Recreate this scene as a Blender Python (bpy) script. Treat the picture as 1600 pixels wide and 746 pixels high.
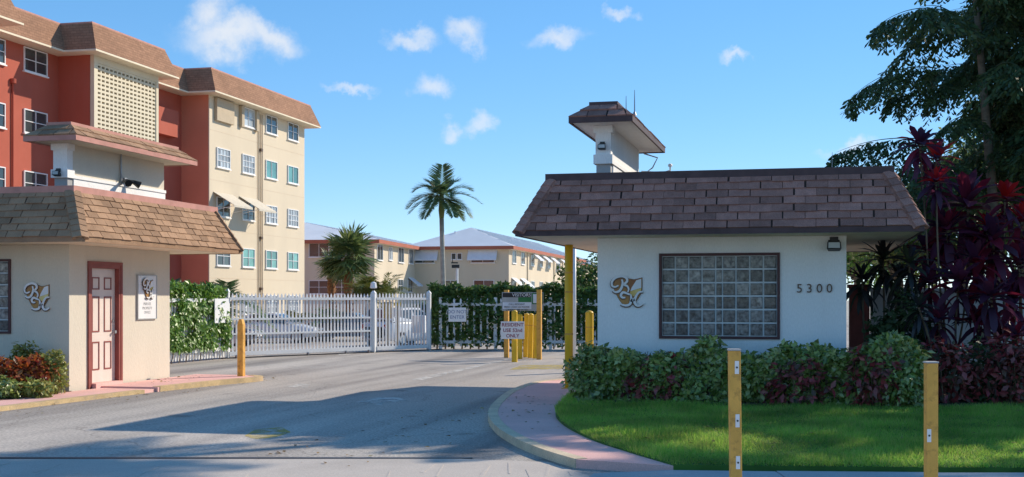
import bpy, math, random
import numpy as np
from mathutils import Vector, Matrix

for _o in list(bpy.data.objects):
    bpy.data.objects.remove(_o)
scene = bpy.context.scene
C = scene.collection
R = math.radians

# ------------------------------------------------------------------ camera, sky, sun, exposure
F, TH, H = 1950.0, math.atan(470/1950.0), 1.62      # focal length in photo pixels, yaw, eye height
cam = bpy.data.cameras.new('camera')
cam.sensor_width = 36.0
cam.lens = F/1600*36.0
cam.shift_y = 94/1600
cam.clip_start, cam.clip_end = 0.1, 3000
co = bpy.data.objects.new('camera', cam)
C.objects.link(co)
co.location = (0, 0, H)
co.rotation_euler = (R(90), 0, TH)
scene.camera = co

SUN_AZ, SUN_EL = R(49), R(31)                        # azimuth counted from +X towards +Y
SUN_DIR = Vector((math.cos(SUN_EL)*math.cos(SUN_AZ), math.cos(SUN_EL)*math.sin(SUN_AZ), math.sin(SUN_EL)))
sun = bpy.data.lights.new('sun', 'SUN')
sun.energy, sun.angle, sun.color = 2.1, R(0.53), (1.0, 0.88, 0.72)
so = bpy.data.objects.new('sun', sun)
C.objects.link(so)
so.rotation_euler = (-SUN_DIR).to_track_quat('-Z', 'Y').to_euler()
so.location = (20, 20, 30)

world = bpy.data.worlds.new('World')
scene.world = world
world.use_nodes = True


def build_world():
    nt = world.node_tree
    N, L = nt.nodes, nt.links
    N.clear()
    out = N.new('ShaderNodeOutputWorld')
    bg = N.new('ShaderNodeBackground')
    bg.inputs['Strength'].default_value = 0.15
    L.new(bg.outputs[0], out.inputs[0])
    sky = N.new('ShaderNodeTexSky')
    sky.sky_type = 'NISHITA'
    sky.sun_disc = False
    sky.sun_elevation = SUN_EL
    sky.sun_rotation = math.pi/2-SUN_AZ
    sky.altitude = 0
    sky.air_density = 0.7
    sky.dust_density = 0.0
    sky.ozone_density = 6.0
    hs = N.new('ShaderNodeHueSaturation')
    hs.inputs['Saturation'].default_value = 1.45
    hs.inputs['Value'].default_value = 1.0
    gm_ = N.new('ShaderNodeGamma')
    gm_.inputs['Gamma'].default_value = 0.55
    L.new(sky.outputs[0], gm_.inputs['Color'])
    L.new(gm_.outputs[0], hs.inputs['Color'])
    tc = N.new('ShaderNodeTexCoord')
    n1 = N.new('ShaderNodeTexNoise')
    n1.inputs['Scale'].default_value = 16
    n1.inputs['Detail'].default_value = 7
    n1.inputs['Roughness'].default_value = 0.62
    L.new(tc.outputs['Generated'], n1.inputs['Vector'])
    sub = N.new('ShaderNodeVectorMath'); sub.operation = 'SUBTRACT'
    sub.inputs[1].default_value = (0.5, 0.5, 0.5)
    L.new(n1.outputs['Color'], sub.inputs[0])
    sc = N.new('ShaderNodeVectorMath'); sc.operation = 'SCALE'
    sc.inputs['Scale'].default_value = 0.075
    L.new(sub.outputs[0], sc.inputs[0])
    add = N.new('ShaderNodeVectorMath'); add.operation = 'ADD'
    L.new(tc.outputs['Generated'], add.inputs[0])
    L.new(sc.outputs[0], add.inputs[1])
    # fair-weather cumulus: azimuth (deg right of the street axis), elevation (deg), half width, half height (deg)
    clouds = [(-12.5, 11.5, 2.5, .85), (-13.7, 12.4, 1.1, .9), (-11.0, 11.6, 1.5, .7), (-4.8, 11.9, 1.0, .4), (-2.1, 12.05, 1.0, .62),
              (2.2, 11.6, 1.25, .5), (5.1, 12.7, .6, .28), (-4.2, 9.55, .85, .62), (-7.9, 9.5, .9, .25),
              (-2.7, 7.75, .6, .4), (-1.4, 7.95, .7, .4), (10.3, 10.9, .75, .3), (15, 6.6, 1.2, .35),
              (38, 12, 3, 1.2), (55, 15, 2.2, .9), (80, 11, 3, 1.1), (105, 14, 2.5, 1), (130, 12, 3.2, 1.2),
              (160, 13, 2.4, 1), (190, 11, 3, 1.2), (215, 14, 2.4, 1), (245, 12, 3, 1.1), (275, 13, 2.4, .9), (300, 11, 3, 1.2)]
    prev = None
    for az, el, w, h in clouds:
        a = R(az)-TH
        e = R(el)
        d = Vector((math.sin(a)*math.cos(e), math.cos(a)*math.cos(e), math.sin(e)))
        t = Vector((math.cos(a), -math.sin(a), 0))
        u = t.cross(d)
        df = N.new('ShaderNodeVectorMath'); df.operation = 'SUBTRACT'
        df.inputs[1].default_value = d
        L.new(add.outputs[0], df.inputs[0])
        dt = N.new('ShaderNodeVectorMath'); dt.operation = 'DOT_PRODUCT'
        dt.inputs[1].default_value = t/R(w)
        L.new(df.outputs[0], dt.inputs[0])
        du = N.new('ShaderNodeVectorMath'); du.operation = 'DOT_PRODUCT'
        du.inputs[1].default_value = u/R(h)
        L.new(df.outputs[0], du.inputs[0])
        dd = N.new('ShaderNodeVectorMath'); dd.operation = 'DOT_PRODUCT'   # keeps the far side of the sky out
        dd.inputs[1].default_value = d*6
        L.new(df.outputs[0], dd.inputs[0])
        cb = N.new('ShaderNodeCombineXYZ')
        L.new(dt.outputs['Value'], cb.inputs[0]); L.new(du.outputs['Value'], cb.inputs[1]); L.new(dd.outputs['Value'], cb.inputs[2])
        ln = N.new('ShaderNodeVectorMath'); ln.operation = 'LENGTH'
        L.new(cb.outputs[0], ln.inputs[0])
        mr = N.new('ShaderNodeMapRange')
        mr.interpolation_type = 'SMOOTHSTEP'
        mr.inputs['From Min'].default_value = 1.4
        mr.inputs['From Max'].default_value = 0.05
        mr.inputs['To Max'].default_value = min(.82, 0.5+0.25*w*h)
        L.new(ln.outputs['Value'], mr.inputs['Value'])
        if prev is None:
            prev = mr.outputs[0]
        else:
            mx = N.new('ShaderNodeMath'); mx.operation = 'MAXIMUM'
            L.new(prev, mx.inputs[0]); L.new(mr.outputs[0], mx.inputs[1])
            prev = mx.outputs[0]
    mix = N.new('ShaderNodeMix'); mix.data_type = 'RGBA'
    L.new(prev, mix.inputs['Factor'])
    L.new(hs.outputs[0], mix.inputs['A'])
    mix.inputs['B'].default_value = (2.35, 2.4, 2.48, 1)
    L.new(mix.outputs['Result'], bg.inputs['Color'])


build_world()
scene.render.engine = 'CYCLES'
scene.view_settings.view_transform = 'Standard'
scene.view_settings.look = 'None'
scene.view_settings.exposure = 1.34
scene.view_settings.gamma = 1.0
scene.view_settings.use_curve_mapping = False

# ------------------------------------------------------------------ measuring helpers
FW = (-math.sin(TH), math.cos(TH))
RT = (math.cos(TH), math.sin(TH))


def gp(px, py, z=0.0):
    s = F*(H-z)/(py-467)
    a = (px-800)/F
    return (s*(FW[0]+a*RT[0]), s*(FW[1]+a*RT[1]))


def at(px, s):
    a = (px-800)/F
    return (s*(FW[0]+a*RT[0]), s*(FW[1]+a*RT[1]))


def zz(py, s):
    return H+(467-py)/F*s


def gz(y):                      # the lot behind the gate lies half a metre lower
    if y < 39: return 0.0
    if y < 50: return -0.5*(y-39)/11
    return -0.5


# ------------------------------------------------------------------ object helpers
BASE = {}


def tag(o, label=None, cat=None, group=None, kind=None):
    if label: o['label'] = label
    if cat: o['category'] = cat
    if group: o['group'] = group
    if kind: o['kind'] = kind
    return o


def thing(name, loc, label, cat, group=None, rotz=0.0):
    o = bpy.data.objects.new(name, None)
    o.empty_display_size = 0.2
    C.objects.link(o)
    o.location = loc
    o.rotation_euler = (0, 0, rotz)
    BASE[o.name] = Vector(loc) if rotz == 0 else Vector((0, 0, 0))
    return tag(o, label, cat, group)


def link(name, me, mat, parent=None):
    o = bpy.data.objects.new(name, me)
    C.objects.link(o)
    if mat is not None and len(me.materials) == 0:
        me.materials.append(mat)
    if parent is not None:
        o.parent = parent
        BASE[o.name] = BASE.get(parent.name, Vector((0, 0, 0)))
    return o


class MB:
    def __init__(s):
        s.v, s.f = [], []

    def poly(s, pts):
        i = len(s.v)
        s.v += [tuple(p) for p in pts]
        s.f.append(tuple(range(i, i+len(pts))))
        return s

    def hexa(s, p):            # p: bottom 4 ccw, top 4 ccw
        i = len(s.v)
        s.v += [tuple(q) for q in p]
        for f in ((3, 2, 1, 0), (4, 5, 6, 7), (0, 1, 5, 4), (1, 2, 6, 5), (2, 3, 7, 6), (3, 0, 4, 7)):
            s.f.append(tuple(i+k for k in f))
        return s

    def box(s, x0, x1, y0, y1, z0, z1):
        return s.hexa([(x0, y0, z0), (x1, y0, z0), (x1, y1, z0), (x0, y1, z0), (x0, y0, z1), (x1, y0, z1), (x1, y1, z1), (x0, y1, z1)])

    def obox(s, O, u, n, u0, u1, n0, n1, z0, z1):
        P = lambda a, b, z: (O[0]+u[0]*a+n[0]*b, O[1]+u[1]*a+n[1]*b, z)
        return s.hexa([P(u0, n1, z0), P(u1, n1, z0), P(u1, n0, z0), P(u0, n0, z0), P(u0, n1, z1), P(u1, n1, z1), P(u1, n0, z1), P(u0, n0, z1)])

    def tube(s, pts, rad, n=8, cap=True):
        pts = [Vector(p) for p in pts]
        if not hasattr(rad, '__len__'): rad = [rad]*len(pts)
        i0 = len(s.v)
        ref = None
        for k, p in enumerate(pts):
            d = (pts[min(k+1, len(pts)-1)]-pts[max(k-1, 0)]).normalized()
            if ref is None:
                ref = d.orthogonal().normalized()
            a = (ref-d*ref.dot(d)).normalized()
            ref = a
            b = d.cross(a)
            for j in range(n):
                t = 2*math.pi*j/n
                s.v.append(tuple(p+(a*math.cos(t)+b*math.sin(t))*rad[k]))
        for k in range(len(pts)-1):
            for j in range(n):
                q = i0+k*n
                s.f.append((q+j, q+(j+1) % n, q+n+(j+1) % n, q+n+j))
        if cap:
            s.f.append(tuple(i0+j for j in reversed(range(n))))
            s.f.append(tuple(i0+(len(pts)-1)*n+j for j in range(n)))
        return s

    def prism(s, poly, z0, z1):   # poly ccw
        n = len(poly)
        i = len(s.v)
        zf0 = z0 if callable(z0) else (lambda y: z0)
        zf1 = z1 if callable(z1) else (lambda y: z1)
        s.v += [(p[0], p[1], zf0(p[1])) for p in poly]+[(p[0], p[1], zf1(p[1])) for p in poly]
        s.f.append(tuple(i+n+k for k in range(n)))
        for k in range(n):
            s.f.append((i+k, i+(k+1) % n, i+n+(k+1) % n, i+n+k))
        return s

    def build(s, name, mat, parent=None, smooth=False, bevel=0.0):
        b = BASE.get(parent.name, Vector((0, 0, 0))) if parent is not None else Vector((0, 0, 0))
        me = bpy.data.meshes.new(name)
        me.from_pydata([(v[0]-b[0], v[1]-b[1], v[2]-b[2]) for v in s.v], [], s.f)
        me.update()
        if smooth:
            me.polygons.foreach_set('use_smooth', [True]*len(me.polygons))
        o = link(name, me, mat, parent)
        if bevel:
            m = o.modifiers.new('bevel', 'BEVEL')
            m.width, m.segments, m.limit_method = bevel, 2, 'ANGLE'
        return o


def np_mesh(name, V, T, mat, parent=None, smooth=False):
    """V (n,3), T (m,3 or 4) -> one mesh"""
    b = BASE.get(parent.name, Vector((0, 0, 0))) if parent is not None else Vector((0, 0, 0))
    V = np.asarray(V, dtype=np.float32)-np.array(b[:], dtype=np.float32)
    T = np.asarray(T, dtype=np.int32)
    k = T.shape[1]
    me = bpy.data.meshes.new(name)
    me.vertices.add(len(V))
    me.vertices.foreach_set('co', V.ravel())
    me.loops.add(T.size)
    me.loops.foreach_set('vertex_index', T.ravel())
    me.polygons.add(len(T))
    me.polygons.foreach_set('loop_start', np.arange(0, T.size, k, dtype=np.int32))
    me.polygons.foreach_set('loop_total', np.full(len(T), k, dtype=np.int32))
    if smooth:
        me.polygons.foreach_set('use_smooth', np.ones(len(T), dtype=bool))
    me.update(calc_edges=True)
    me.validate()
    return link(name, me, mat, parent)


def copy_tree(o, parent=None):
    c = o.copy()
    C.objects.link(c)
    c.parent = parent
    for ch in list(o.children):
        copy_tree(ch, c)
    return c


def text_mesh(name, body, size, mat, parent, O, u, n, extrude=0.004, align='CENTER', spacing=1.0, bold=0.0, xs=1.0):
    """flat lettering standing on a vertical plane: O centre, u right, n towards the reader"""
    cu = bpy.data.curves.new(name, 'FONT')
    cu.body = body
    cu.size = size
    cu.align_x, cu.align_y = align, 'CENTER'
    cu.extrude = extrude
    cu.space_character = spacing
    cu.offset = bold
    cu.resolution_u = 3
    t = bpy.data.objects.new('tmp_text', cu)
    C.objects.link(t)
    dg = bpy.context.evaluated_depsgraph_get()
    me = bpy.data.meshes.new_from_object(t.evaluated_get(dg))
    bpy.data.objects.remove(t)
    b = BASE.get(parent.name, Vector((0, 0, 0))) if parent is not None else Vector((0, 0, 0))
    m = Matrix(((u[0]*xs, 0, n[0], O[0]-b[0]), (u[1]*xs, 0, n[1], O[1]-b[1]), (0, 1, 0, O[2]-b[2]), (0, 0, 0, 1)))
    me.transform(m)
    me.materials.clear()
    return link(name, me, mat, parent)


# ------------------------------------------------------------------ materials
def mk(name, col, rough=0.8, var=0.12, scale=2.0, col2=None, bump=0.0, bscale=60.0, obj_rand=0.0, isl=None,
       metallic=0.0, spec=0.3, transl=0.0, stretch=(1, 1, 1), grain=0.0, gscale=150.0, coat=0.0, stain=0.0, stain_col=(.1, .09, .08), stain_scale=1.2, streak=0.0):
    m = bpy.data.materials.new(name)
    m.use_nodes = True
    nt = m.node_tree
    N, L = nt.nodes, nt.links
    p = N['Principled BSDF']
    p.inputs['Roughness'].default_value = rough
    p.inputs['Metallic'].default_value = metallic
    p.inputs['Specular IOR Level'].default_value = spec
    p.inputs['Coat Weight'].default_value = coat
    geo = N.new('ShaderNodeNewGeometry')
    mp = N.new('ShaderNodeMapping')
    mp.inputs['Scale'].default_value = stretch
    L.new(geo.outputs['Position'], mp.inputs['Vector'])

    def noise(sc, det=4, rgh=.55):
        n = N.new('ShaderNodeTexNoise')
        n.inputs['Scale'].default_value = sc
        n.inputs['Detail'].default_value = det
        n.inputs['Roughness'].default_value = rgh
        L.new(mp.outputs[0], n.inputs['Vector'])
        return n

    def mixc(fac, a, b, mode='MIX'):
        x = N.new('ShaderNodeMix')
        x.data_type = 'RGBA'
        x.blend_type = mode
        for s, val in ((0, fac), (6, a), (7, b)):
            if isinstance(val, (int, float)): x.inputs[s].default_value = val
            elif isinstance(val, (tuple, list)): x.inputs[s].default_value = (*val, 1) if len(val) == 3 else val
            else: L.new(val, x.inputs[s])
        return x.outputs[2]

    def rng(val, a0, a1, b0, b1):
        r = N.new('ShaderNodeMapRange')
        r.inputs[1].default_value, r.inputs[2].default_value, r.inputs[3].default_value, r.inputs[4].default_value = a0, a1, b0, b1
        L.new(val, r.inputs[0])
        return r.outputs[0]
    if isl:
        cr = N.new('ShaderNodeValToRGB')
        cr.color_ramp.interpolation = 'LINEAR'
        els = cr.color_ramp.elements
        for k, (pos, c) in enumerate(isl):
            e = els[k] if k < 2 else els.new(pos)
            e.position = pos
            e.color = (*c, 1)
        L.new(geo.outputs['Random Per Island'], cr.inputs[0])
        c = cr.outputs[0]
        nn = noise(scale, 2)
        c = mixc(1.0, c, rng_col(N, L, nn.outputs[0], 1-var, 1+var), 'MULTIPLY')
    else:
        nn = noise(scale)
        lo = tuple(x*(1-var) for x in col)
        hi = col2 if col2 else tuple(min(1, x*(1+var)) for x in col)
        c = mixc(rng(nn.outputs[0], .32, .68, 0, 1), lo, hi)
    if stain:
        ns = noise(stain_scale, 6, .65)
        c = mixc(rng(ns.outputs[0], .52, .78, 0, stain), c, stain_col)
    if streak:
        mp2 = N.new('ShaderNodeMapping')
        mp2.inputs['Scale'].default_value = (2.6, 2.6, .3)
        L.new(geo.outputs['Position'], mp2.inputs['Vector'])
        nk = N.new('ShaderNodeTexNoise')
        nk.inputs['Scale'].default_value = 1.6
        nk.inputs['Detail'].default_value = 5
        L.new(mp2.outputs[0], nk.inputs['Vector'])
        c = mixc(rng(nk.outputs[0], .50, .80, 0, streak), c, stain_col)
    if grain:
        ng = noise(gscale, 2, .7)
        c = mixc(1.0, c, rng_col(N, L, ng.outputs[0], 1-grain, 1+grain), 'MULTIPLY')
    if obj_rand:
        oi = N.new('ShaderNodeObjectInfo')
        c = mixc(1.0, c, rng_col(N, L, oi.outputs['Random'], 1-obj_rand, 1+obj_rand, 0, 1), 'MULTIPLY')
    L.new(c, p.inputs['Base Color'])
    if bump:
        nb = noise(bscale, 4, .6)
        bp = N.new('ShaderNodeBump')
        bp.inputs['Strength'].default_value = min(1, bump)
        bp.inputs['Distance'].default_value = 0.01
        L.new(nb.outputs[0], bp.inputs['Height'])
        L.new(bp.outputs[0], p.inputs['Normal'])
    if transl:
        tr = N.new('ShaderNodeBsdfTranslucent')
        ms = N.new('ShaderNodeMixShader')
        ms.inputs[0].default_value = transl
        L.new(c, tr.inputs['Color'])
        L.new(p.outputs[0], ms.inputs[1])
        L.new(tr.outputs[0], ms.inputs[2])
        L.new(ms.outputs[0], N['Material Output'].inputs[0])
    return m


def rng_col(N, L, val, b0, b1, a0=.3, a1=.7):
    r = N.new('ShaderNodeMapRange')
    for k, x in enumerate((a0, a1, b0, b1)): r.inputs[1+k].default_value = x
    L.new(val, r.inputs[0])
    return r.outputs[0]


M = {}
M['cream'] = mk('cream_paint', (.68, .615, .50), .85, .04, .8, bump=.6, bscale=32, stain=.30, stain_col=(.46, .40, .32), stretch=(1, 1, .35), streak=.12, grain=.05, gscale=60)
M['white_wall'] = mk('white_paint', (.90, .885, .86), .85, .04, .8, bump=.6, bscale=32, stain=.25, stain_col=(.62, .58, .52), stretch=(1, 1, .35), streak=.14, grain=.05, gscale=60)
M['kerb_pink'] = mk('kerb_pink', (.66, .53, .36), .85, .12, 3, grain=.18, gscale=70, bump=.5, bscale=60, stain=.8, stain_col=(.48, .40, .32), stain_scale=2.5)
M['underlay'] = mk('roof_underlay', (.05, .035, .03), .95, .2, 5)
M['soffit'] = mk('soffit_paint', (.80, .70, .52), .8, .05, 1.5)
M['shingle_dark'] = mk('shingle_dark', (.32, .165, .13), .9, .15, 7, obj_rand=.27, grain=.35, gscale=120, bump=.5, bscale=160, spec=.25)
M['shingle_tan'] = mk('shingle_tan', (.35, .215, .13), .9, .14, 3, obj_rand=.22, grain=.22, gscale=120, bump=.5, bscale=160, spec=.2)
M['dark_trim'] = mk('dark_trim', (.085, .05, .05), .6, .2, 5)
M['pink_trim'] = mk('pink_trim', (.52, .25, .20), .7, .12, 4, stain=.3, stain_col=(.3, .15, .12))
M['red_frame'] = mk('red_frame', (.27, .075, .06), .55, .12, 5)
M['door'] = mk('door_paint', (.74, .63, .55), .55, .05, 3)
M['mortar'] = mk('mortar', (.62, .64, .64), .8, .08, 8)
M['asphalt'] = mk('asphalt', (.46, .41, .355), .9, .16, .35, grain=.34, gscale=45, bump=.6, bscale=90, stain=.55, stain_col=(.27, .25, .23), stain_scale=.5, stretch=(1, .35, 1))
M['concrete'] = mk('concrete', (.52, .46, .40), .9, .1, .8, grain=.18, gscale=90, bump=.35, bscale=90, stain=.45, stain_col=(.33, .29, .25), stain_scale=.8)
M['sidewalk'] = mk('sidewalk', (.44, .43, .42), .9, .07, 1.0, grain=.15, gscale=90, bump=.3, bscale=90, stain=.3, stain_col=(.3, .29, .28))
M['pink_pave'] = mk('pink_pave', (.78, .46, .41), .85, .1, 1.0, grain=.14, gscale=90, bump=.3, bscale=90, stain=.4, stain_col=(.66, .41, .35), stain_scale=1.4)
M['kerb_yellow'] = mk('kerb_yellow', (.58, .42, .22), .85, .15, 4, grain=.2, gscale=70, bump=.6, bscale=60, stain=.9, stain_col=(.40, .31, .24), stain_scale=3.0)
M['soil'] = mk('soil', (.085, .06, .042), .95, .3, 6, grain=.4, gscale=60, bump=.9, bscale=40)
M['ground'] = mk('ground', (.44, .40, .33), .95, .2, .3)
M['lawn'] = mk('lawn_soil', (.06, .14, .025), .95, .25, 3)
M['yellow'] = mk('yellow_paint', (.82, .50, .02), .45, .08, 3, stain=.35, stain_col=(.50, .27, .03), stain_scale=5, spec=.5)
M['yellow_old'] = mk('yellow_old', (.70, .38, .08), .65, .12, 4, stain=.85, stain_col=(.27, .13, .04), stain_scale=14, grain=.08, gscale=200)
M['yellow_mark'] = mk('yellow_mark', (.56, .43, .12), .9, .2, 3, stain=.75, stain_col=(.24, .21, .15), stain_scale=5)
M['white_mark'] = mk('white_mark', (.66, .63, .57), .9, .2, 3, stain=.7, stain_col=(.22, .2, .18), stain_scale=5)
M['white_metal'] = mk('white_metal', (.80, .80, .79), .4, .04, 3, spec=.5, stain=.12, stain_col=(.5, .46, .4), stain_scale=6)
M['sign_white'] = mk('sign_white', (.82, .81, .80), .4, .04, 3, spec=.5)
M['sign_grey'] = mk('sign_grey', (.42, .43, .42), .5, .08, 5)
M['sign_green'] = mk('sign_green', (.04, .19, .06), .5, .08, 5)
M['sign_dark'] = mk('sign_dark', (.035, .03, .03), .5, .1, 5)
M['letter_red'] = mk('letter_red', (.30, .06, .10), .5, .05, 5)
M['letter_blue'] = mk('letter_blue', (.20, .24, .38), .5, .05, 5)
M['bronze'] = mk('bronze', (.13, .085, .06), .45, .15, 8, metallic=.5)
M['brown_gold'] = mk('brown_gold', (.30, .12, .05), .4, .1, 4, col2=(.48, .26, .08), metallic=.2)
M['gold'] = mk('gold', (.62, .42, .10), .35, .1, 4, col2=(.78, .66, .32), metallic=.2)
M['black'] = mk('black_metal', (.02, .02, .022), .45, .1, 5, spec=.5)
M['grey_metal'] = mk('grey_metal', (.35, .35, .36), .45, .1, 5, metallic=.6)
M['tan_metal'] = mk('tan_metal', (.50, .40, .27), .6, .06, 3)
M['awning'] = mk('awning', (.62, .56, .45), .6, .06, 3)
M['awning_white'] = mk('awning_white', (.72, .75, .80), .5, .05, 3)
M['red_wall'] = mk('red_wall', (.44, .105, .065), .85, .07, .6, bump=.15, bscale=20, stain=.2, stain_col=(.42, .14, .1), stain_scale=.6, streak=.25)
M['salmon_wall'] = mk('salmon_wall', (.60, .235, .15), .85, .06, .6, bump=.15, bscale=20)
M['facade'] = mk('facade_cream', (.68, .58, .43), .85, .05, .4, bump=.15, bscale=20, stain=.12, stain_col=(.58, .49, .36), stain_scale=.5, stretch=(1, 1, .4), streak=.12)
M['facade_frame'] = mk('facade_frame', (.70, .62, .46), .85, .05, .6)
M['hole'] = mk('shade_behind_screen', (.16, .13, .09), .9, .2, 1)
M['grey_roof'] = mk('grey_roof', (.78, .78, .78), .55, .05, .5, spec=.4)
M['red_fascia'] = mk('red_fascia', (.42, .13, .075), .7, .08, 1)
M['pipe'] = mk('pipe_paint', (.62, .50, .36), .7, .05, 1)
M['flat_roof'] = mk('flat_roof', (.40, .38, .35), .9, .1, 1)
M['trunk'] = mk('trunk', (.20, .16, .115), .9, .25, 5, bump=.7, bscale=25, stretch=(1, 1, 3))
M['palm_trunk'] = mk('palm_trunk', (.36, .35, .30), .85, .15, 3, bump=.5, bscale=10, stretch=(.3, .3, 3))
M['sabal_trunk'] = mk('sabal_trunk', (.25, .12, .055), .9, .3, 8, bump=.9, bscale=20)
M['stem'] = mk('stem', (.20, .15, .10), .85, .2, 8)
G = lambda *a: [(k/(len(a)-1), c) for k, c in enumerate(a)]
M['leaf_palm'] = mk('leaf_palm', (0, 0, 0), .45, .15, 1, isl=G((.06, .115, .045), (.10, .18, .065), (.16, .24, .08), (.12, .19, .10)), transl=.35, spec=.5)
M['leaf_sabal'] = mk('leaf_sabal', (0, 0, 0), .45, .15, 1, isl=G((.08, .14, .05), (.14, .21, .065), (.22, .27, .08), (.13, .18, .10)), transl=.3, spec=.5)
M['leaf_areca'] = mk('leaf_areca', (0, 0, 0), .45, .15, 1, isl=G((.13, .15, .03), (.20, .21, .04), (.10, .14, .03)), transl=.3, spec=.5)
M['leaf_dark'] = mk('leaf_dark', (0, 0, 0), .5, .15, 1, isl=G((.042, .08, .034), (.072, .125, .046), (.11, .17, .06), (.08, .13, .08)), transl=.42, spec=.4)
M['leaf_hedge'] = mk('leaf_hedge', (0, 0, 0), .27, .15, 2, isl=G((.09, .14, .03), (.17, .25, .05), (.29, .37, .08), (.48, .52, .20), (.12, .165, .04)), transl=.3, spec=.75)
M['leaf_vine'] = mk('leaf_vine', (0, 0, 0), .4, .15, 2, isl=G((.08, .18, .025), (.15, .29, .04), (.23, .38, .06), (.11, .21, .03)), transl=.3, spec=.5)
M['leaf_fence'] = mk('leaf_fence', (0, 0, 0), .5, .15, 2, isl=G((.04, .08, .02), (.08, .15, .03), (.13, .22, .045)), transl=.3, spec=.4)
M['leaf_croton'] = mk('leaf_croton', (0, 0, 0), .4, .15, 3, isl=G((.33, .05, .02), (.50, .12, .03), (.22, .03, .03), (.55, .24, .05), (.12, .05, .03)), transl=.3, spec=.5)
M['leaf_copper'] = mk('leaf_copper', (0, 0, 0), .4, .15, 3, isl=G((.22, .035, .04), (.42, .06, .07), (.10, .05, .03), (.50, .12, .12), (.07, .07, .03), (.14, .03, .035)), transl=.25, spec=.5)
M['leaf_lime'] = mk('leaf_lime', (0, 0, 0), .4, .15, 3, isl=G((.26, .30, .07), (.40, .42, .11), (.17, .22, .05), (.44, .38, .12)), transl=.3, spec=.5)
M['leaf_ti'] = mk('leaf_ti', (0, 0, 0), .42, .2, 2, isl=G((.045, .016, .032), (.085, .020, .045), (.05, .026, .042), (.16, .014, .03)), transl=.35, spec=.45)
M['leaf_ti_red'] = mk('leaf_ti_red', (0, 0, 0), .42, .15, 2, isl=G((.42, .015, .02), (.25, .014, .03), (.55, .03, .03)), transl=.5, spec=.45)
M['leaf_ti_dark'] = mk('leaf_ti_dark', (0, 0, 0), .42, .2, 2, isl=G((.02, .022, .024), (.030, .028, .03), (.038, .03, .036)), transl=.2, spec=.5)
M['grass'] = mk('grass_blades', (0, 0, 0), .6, .38, 1.1, stain=.6, stain_col=(.34, .33, .12), stain_scale=1.7, isl=G((.14, .34, .045), (.23, .47, .06), (.36, .55, .08), (.42, .46, .13), (.26, .42, .07)), transl=.55, spec=.3)
M['tyre'] = mk('tyre', (.02, .02, .02), .8, .1, 5)
M['rim'] = mk('rim', (.5, .5, .5), .35, .05, 5, metallic=.8)
M['lamp_red'] = mk('tail_lamp', (.35, .01, .01), .2, .05, 5, spec=.6)
M['lamp_clear'] = mk('head_lamp', (.75, .76, .78), .15, .05, 5, spec=.8)
M['low_wall'] = mk('low_wall', (.66, .64, .62), .85, .06, 1.5, stain=.25, stain_col=(.4, .38, .36))


def glass_mat(name, col, rough=.08):
    m = mk(name, col, rough, .15, 1.5, spec=.8, obj_rand=.45)
    return m


M['glass'] = glass_mat('window_glass', (.045, .06, .062))
M['glass_pale'] = glass_mat('window_glass_pale', (.36, .40, .42), .25)
M['glass_teal'] = glass_mat('window_glass_teal', (.12, .30, .27), .15)
M['car_glass'] = glass_mat('car_glass', (.03, .045, .055), .05)


def glass_block_mat():
    m = mk('glass_block', (.15, .14, .135), .16, .3, 14, col2=(.52, .49, .46), obj_rand=.5, spec=.9, coat=.4)
    nt = m.node_tree
    N, L = nt.nodes, nt.links
    geo = N.new('ShaderNodeNewGeometry')
    vo = N.new('ShaderNodeTexVoronoi')
    vo.inputs['Scale'].default_value = 17
    no = N.new('ShaderNodeTexNoise'); no.inputs['Scale'].default_value = 12
    ad = N.new('ShaderNodeVectorMath'); ad.operation = 'MULTIPLY_ADD'
    ad.inputs[1].default_value = (.12, .12, .12)
    L.new(no.outputs['Color'], ad.inputs[0]); L.new(geo.outputs['Position'], ad.inputs[2])
    L.new(ad.outputs[0], vo.inputs['Vector'])
    bp = N.new('ShaderNodeBump'); bp.inputs['Strength'].default_value = 1.0; bp.inputs['Distance'].default_value = .03
    L.new(vo.outputs['Distance'], bp.inputs['Height'])
    L.new(bp.outputs[0], N['Principled BSDF'].inputs['Normal'])
    return m


M['glass_block'] = glass_block_mat()


def shingle_sheet_mat():
    """small three-tab shingles of the far mansards, too small to pick apart"""
    m = mk('far_shingles', (.33, .18, .11), .9, .1, .6, spec=.2, grain=.1, gscale=8)
    nt = m.node_tree
    N, L = nt.nodes, nt.links
    p = N['Principled BSDF']
    src = p.inputs['Base Color'].links[0].from_socket
    geo = N.new('ShaderNodeNewGeometry')
    sp = N.new('ShaderNodeSeparateXYZ'); L.new(geo.outputs['Position'], sp.inputs[0])
    ad = N.new('ShaderNodeMath'); ad.operation = 'ADD'; L.new(sp.outputs[0], ad.inputs[0]); L.new(sp.outputs[1], ad.inputs[1])
    cb = N.new('ShaderNodeCombineXYZ'); L.new(ad.outputs[0], cb.inputs[0]); L.new(sp.outputs[2], cb.inputs[1])
    br = N.new('ShaderNodeTexBrick')
    br.inputs['Scale'].default_value = 1.0
    br.inputs['Brick Width'].default_value = .32; br.inputs['Row Height'].default_value = .13
    br.inputs['Mortar Size'].default_value = .008
    br.inputs['Color1'].default_value = (.88, .88, .88, 1); br.inputs['Color2'].default_value = (1.1, 1.1, 1.1, 1); br.inputs['Mortar'].default_value = (.6, .6, .6, 1)
    L.new(cb.outputs[0], br.inputs['Vector'])
    x = N.new('ShaderNodeMix'); x.data_type = 'RGBA'; x.blend_type = 'MULTIPLY'; x.inputs[0].default_value = 1
    L.new(src, x.inputs[6]); L.new(br.outputs[0], x.inputs[7]); L.new(x.outputs[2], p.inputs['Base Color'])
    return m


M['far_shingles'] = shingle_sheet_mat()


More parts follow.
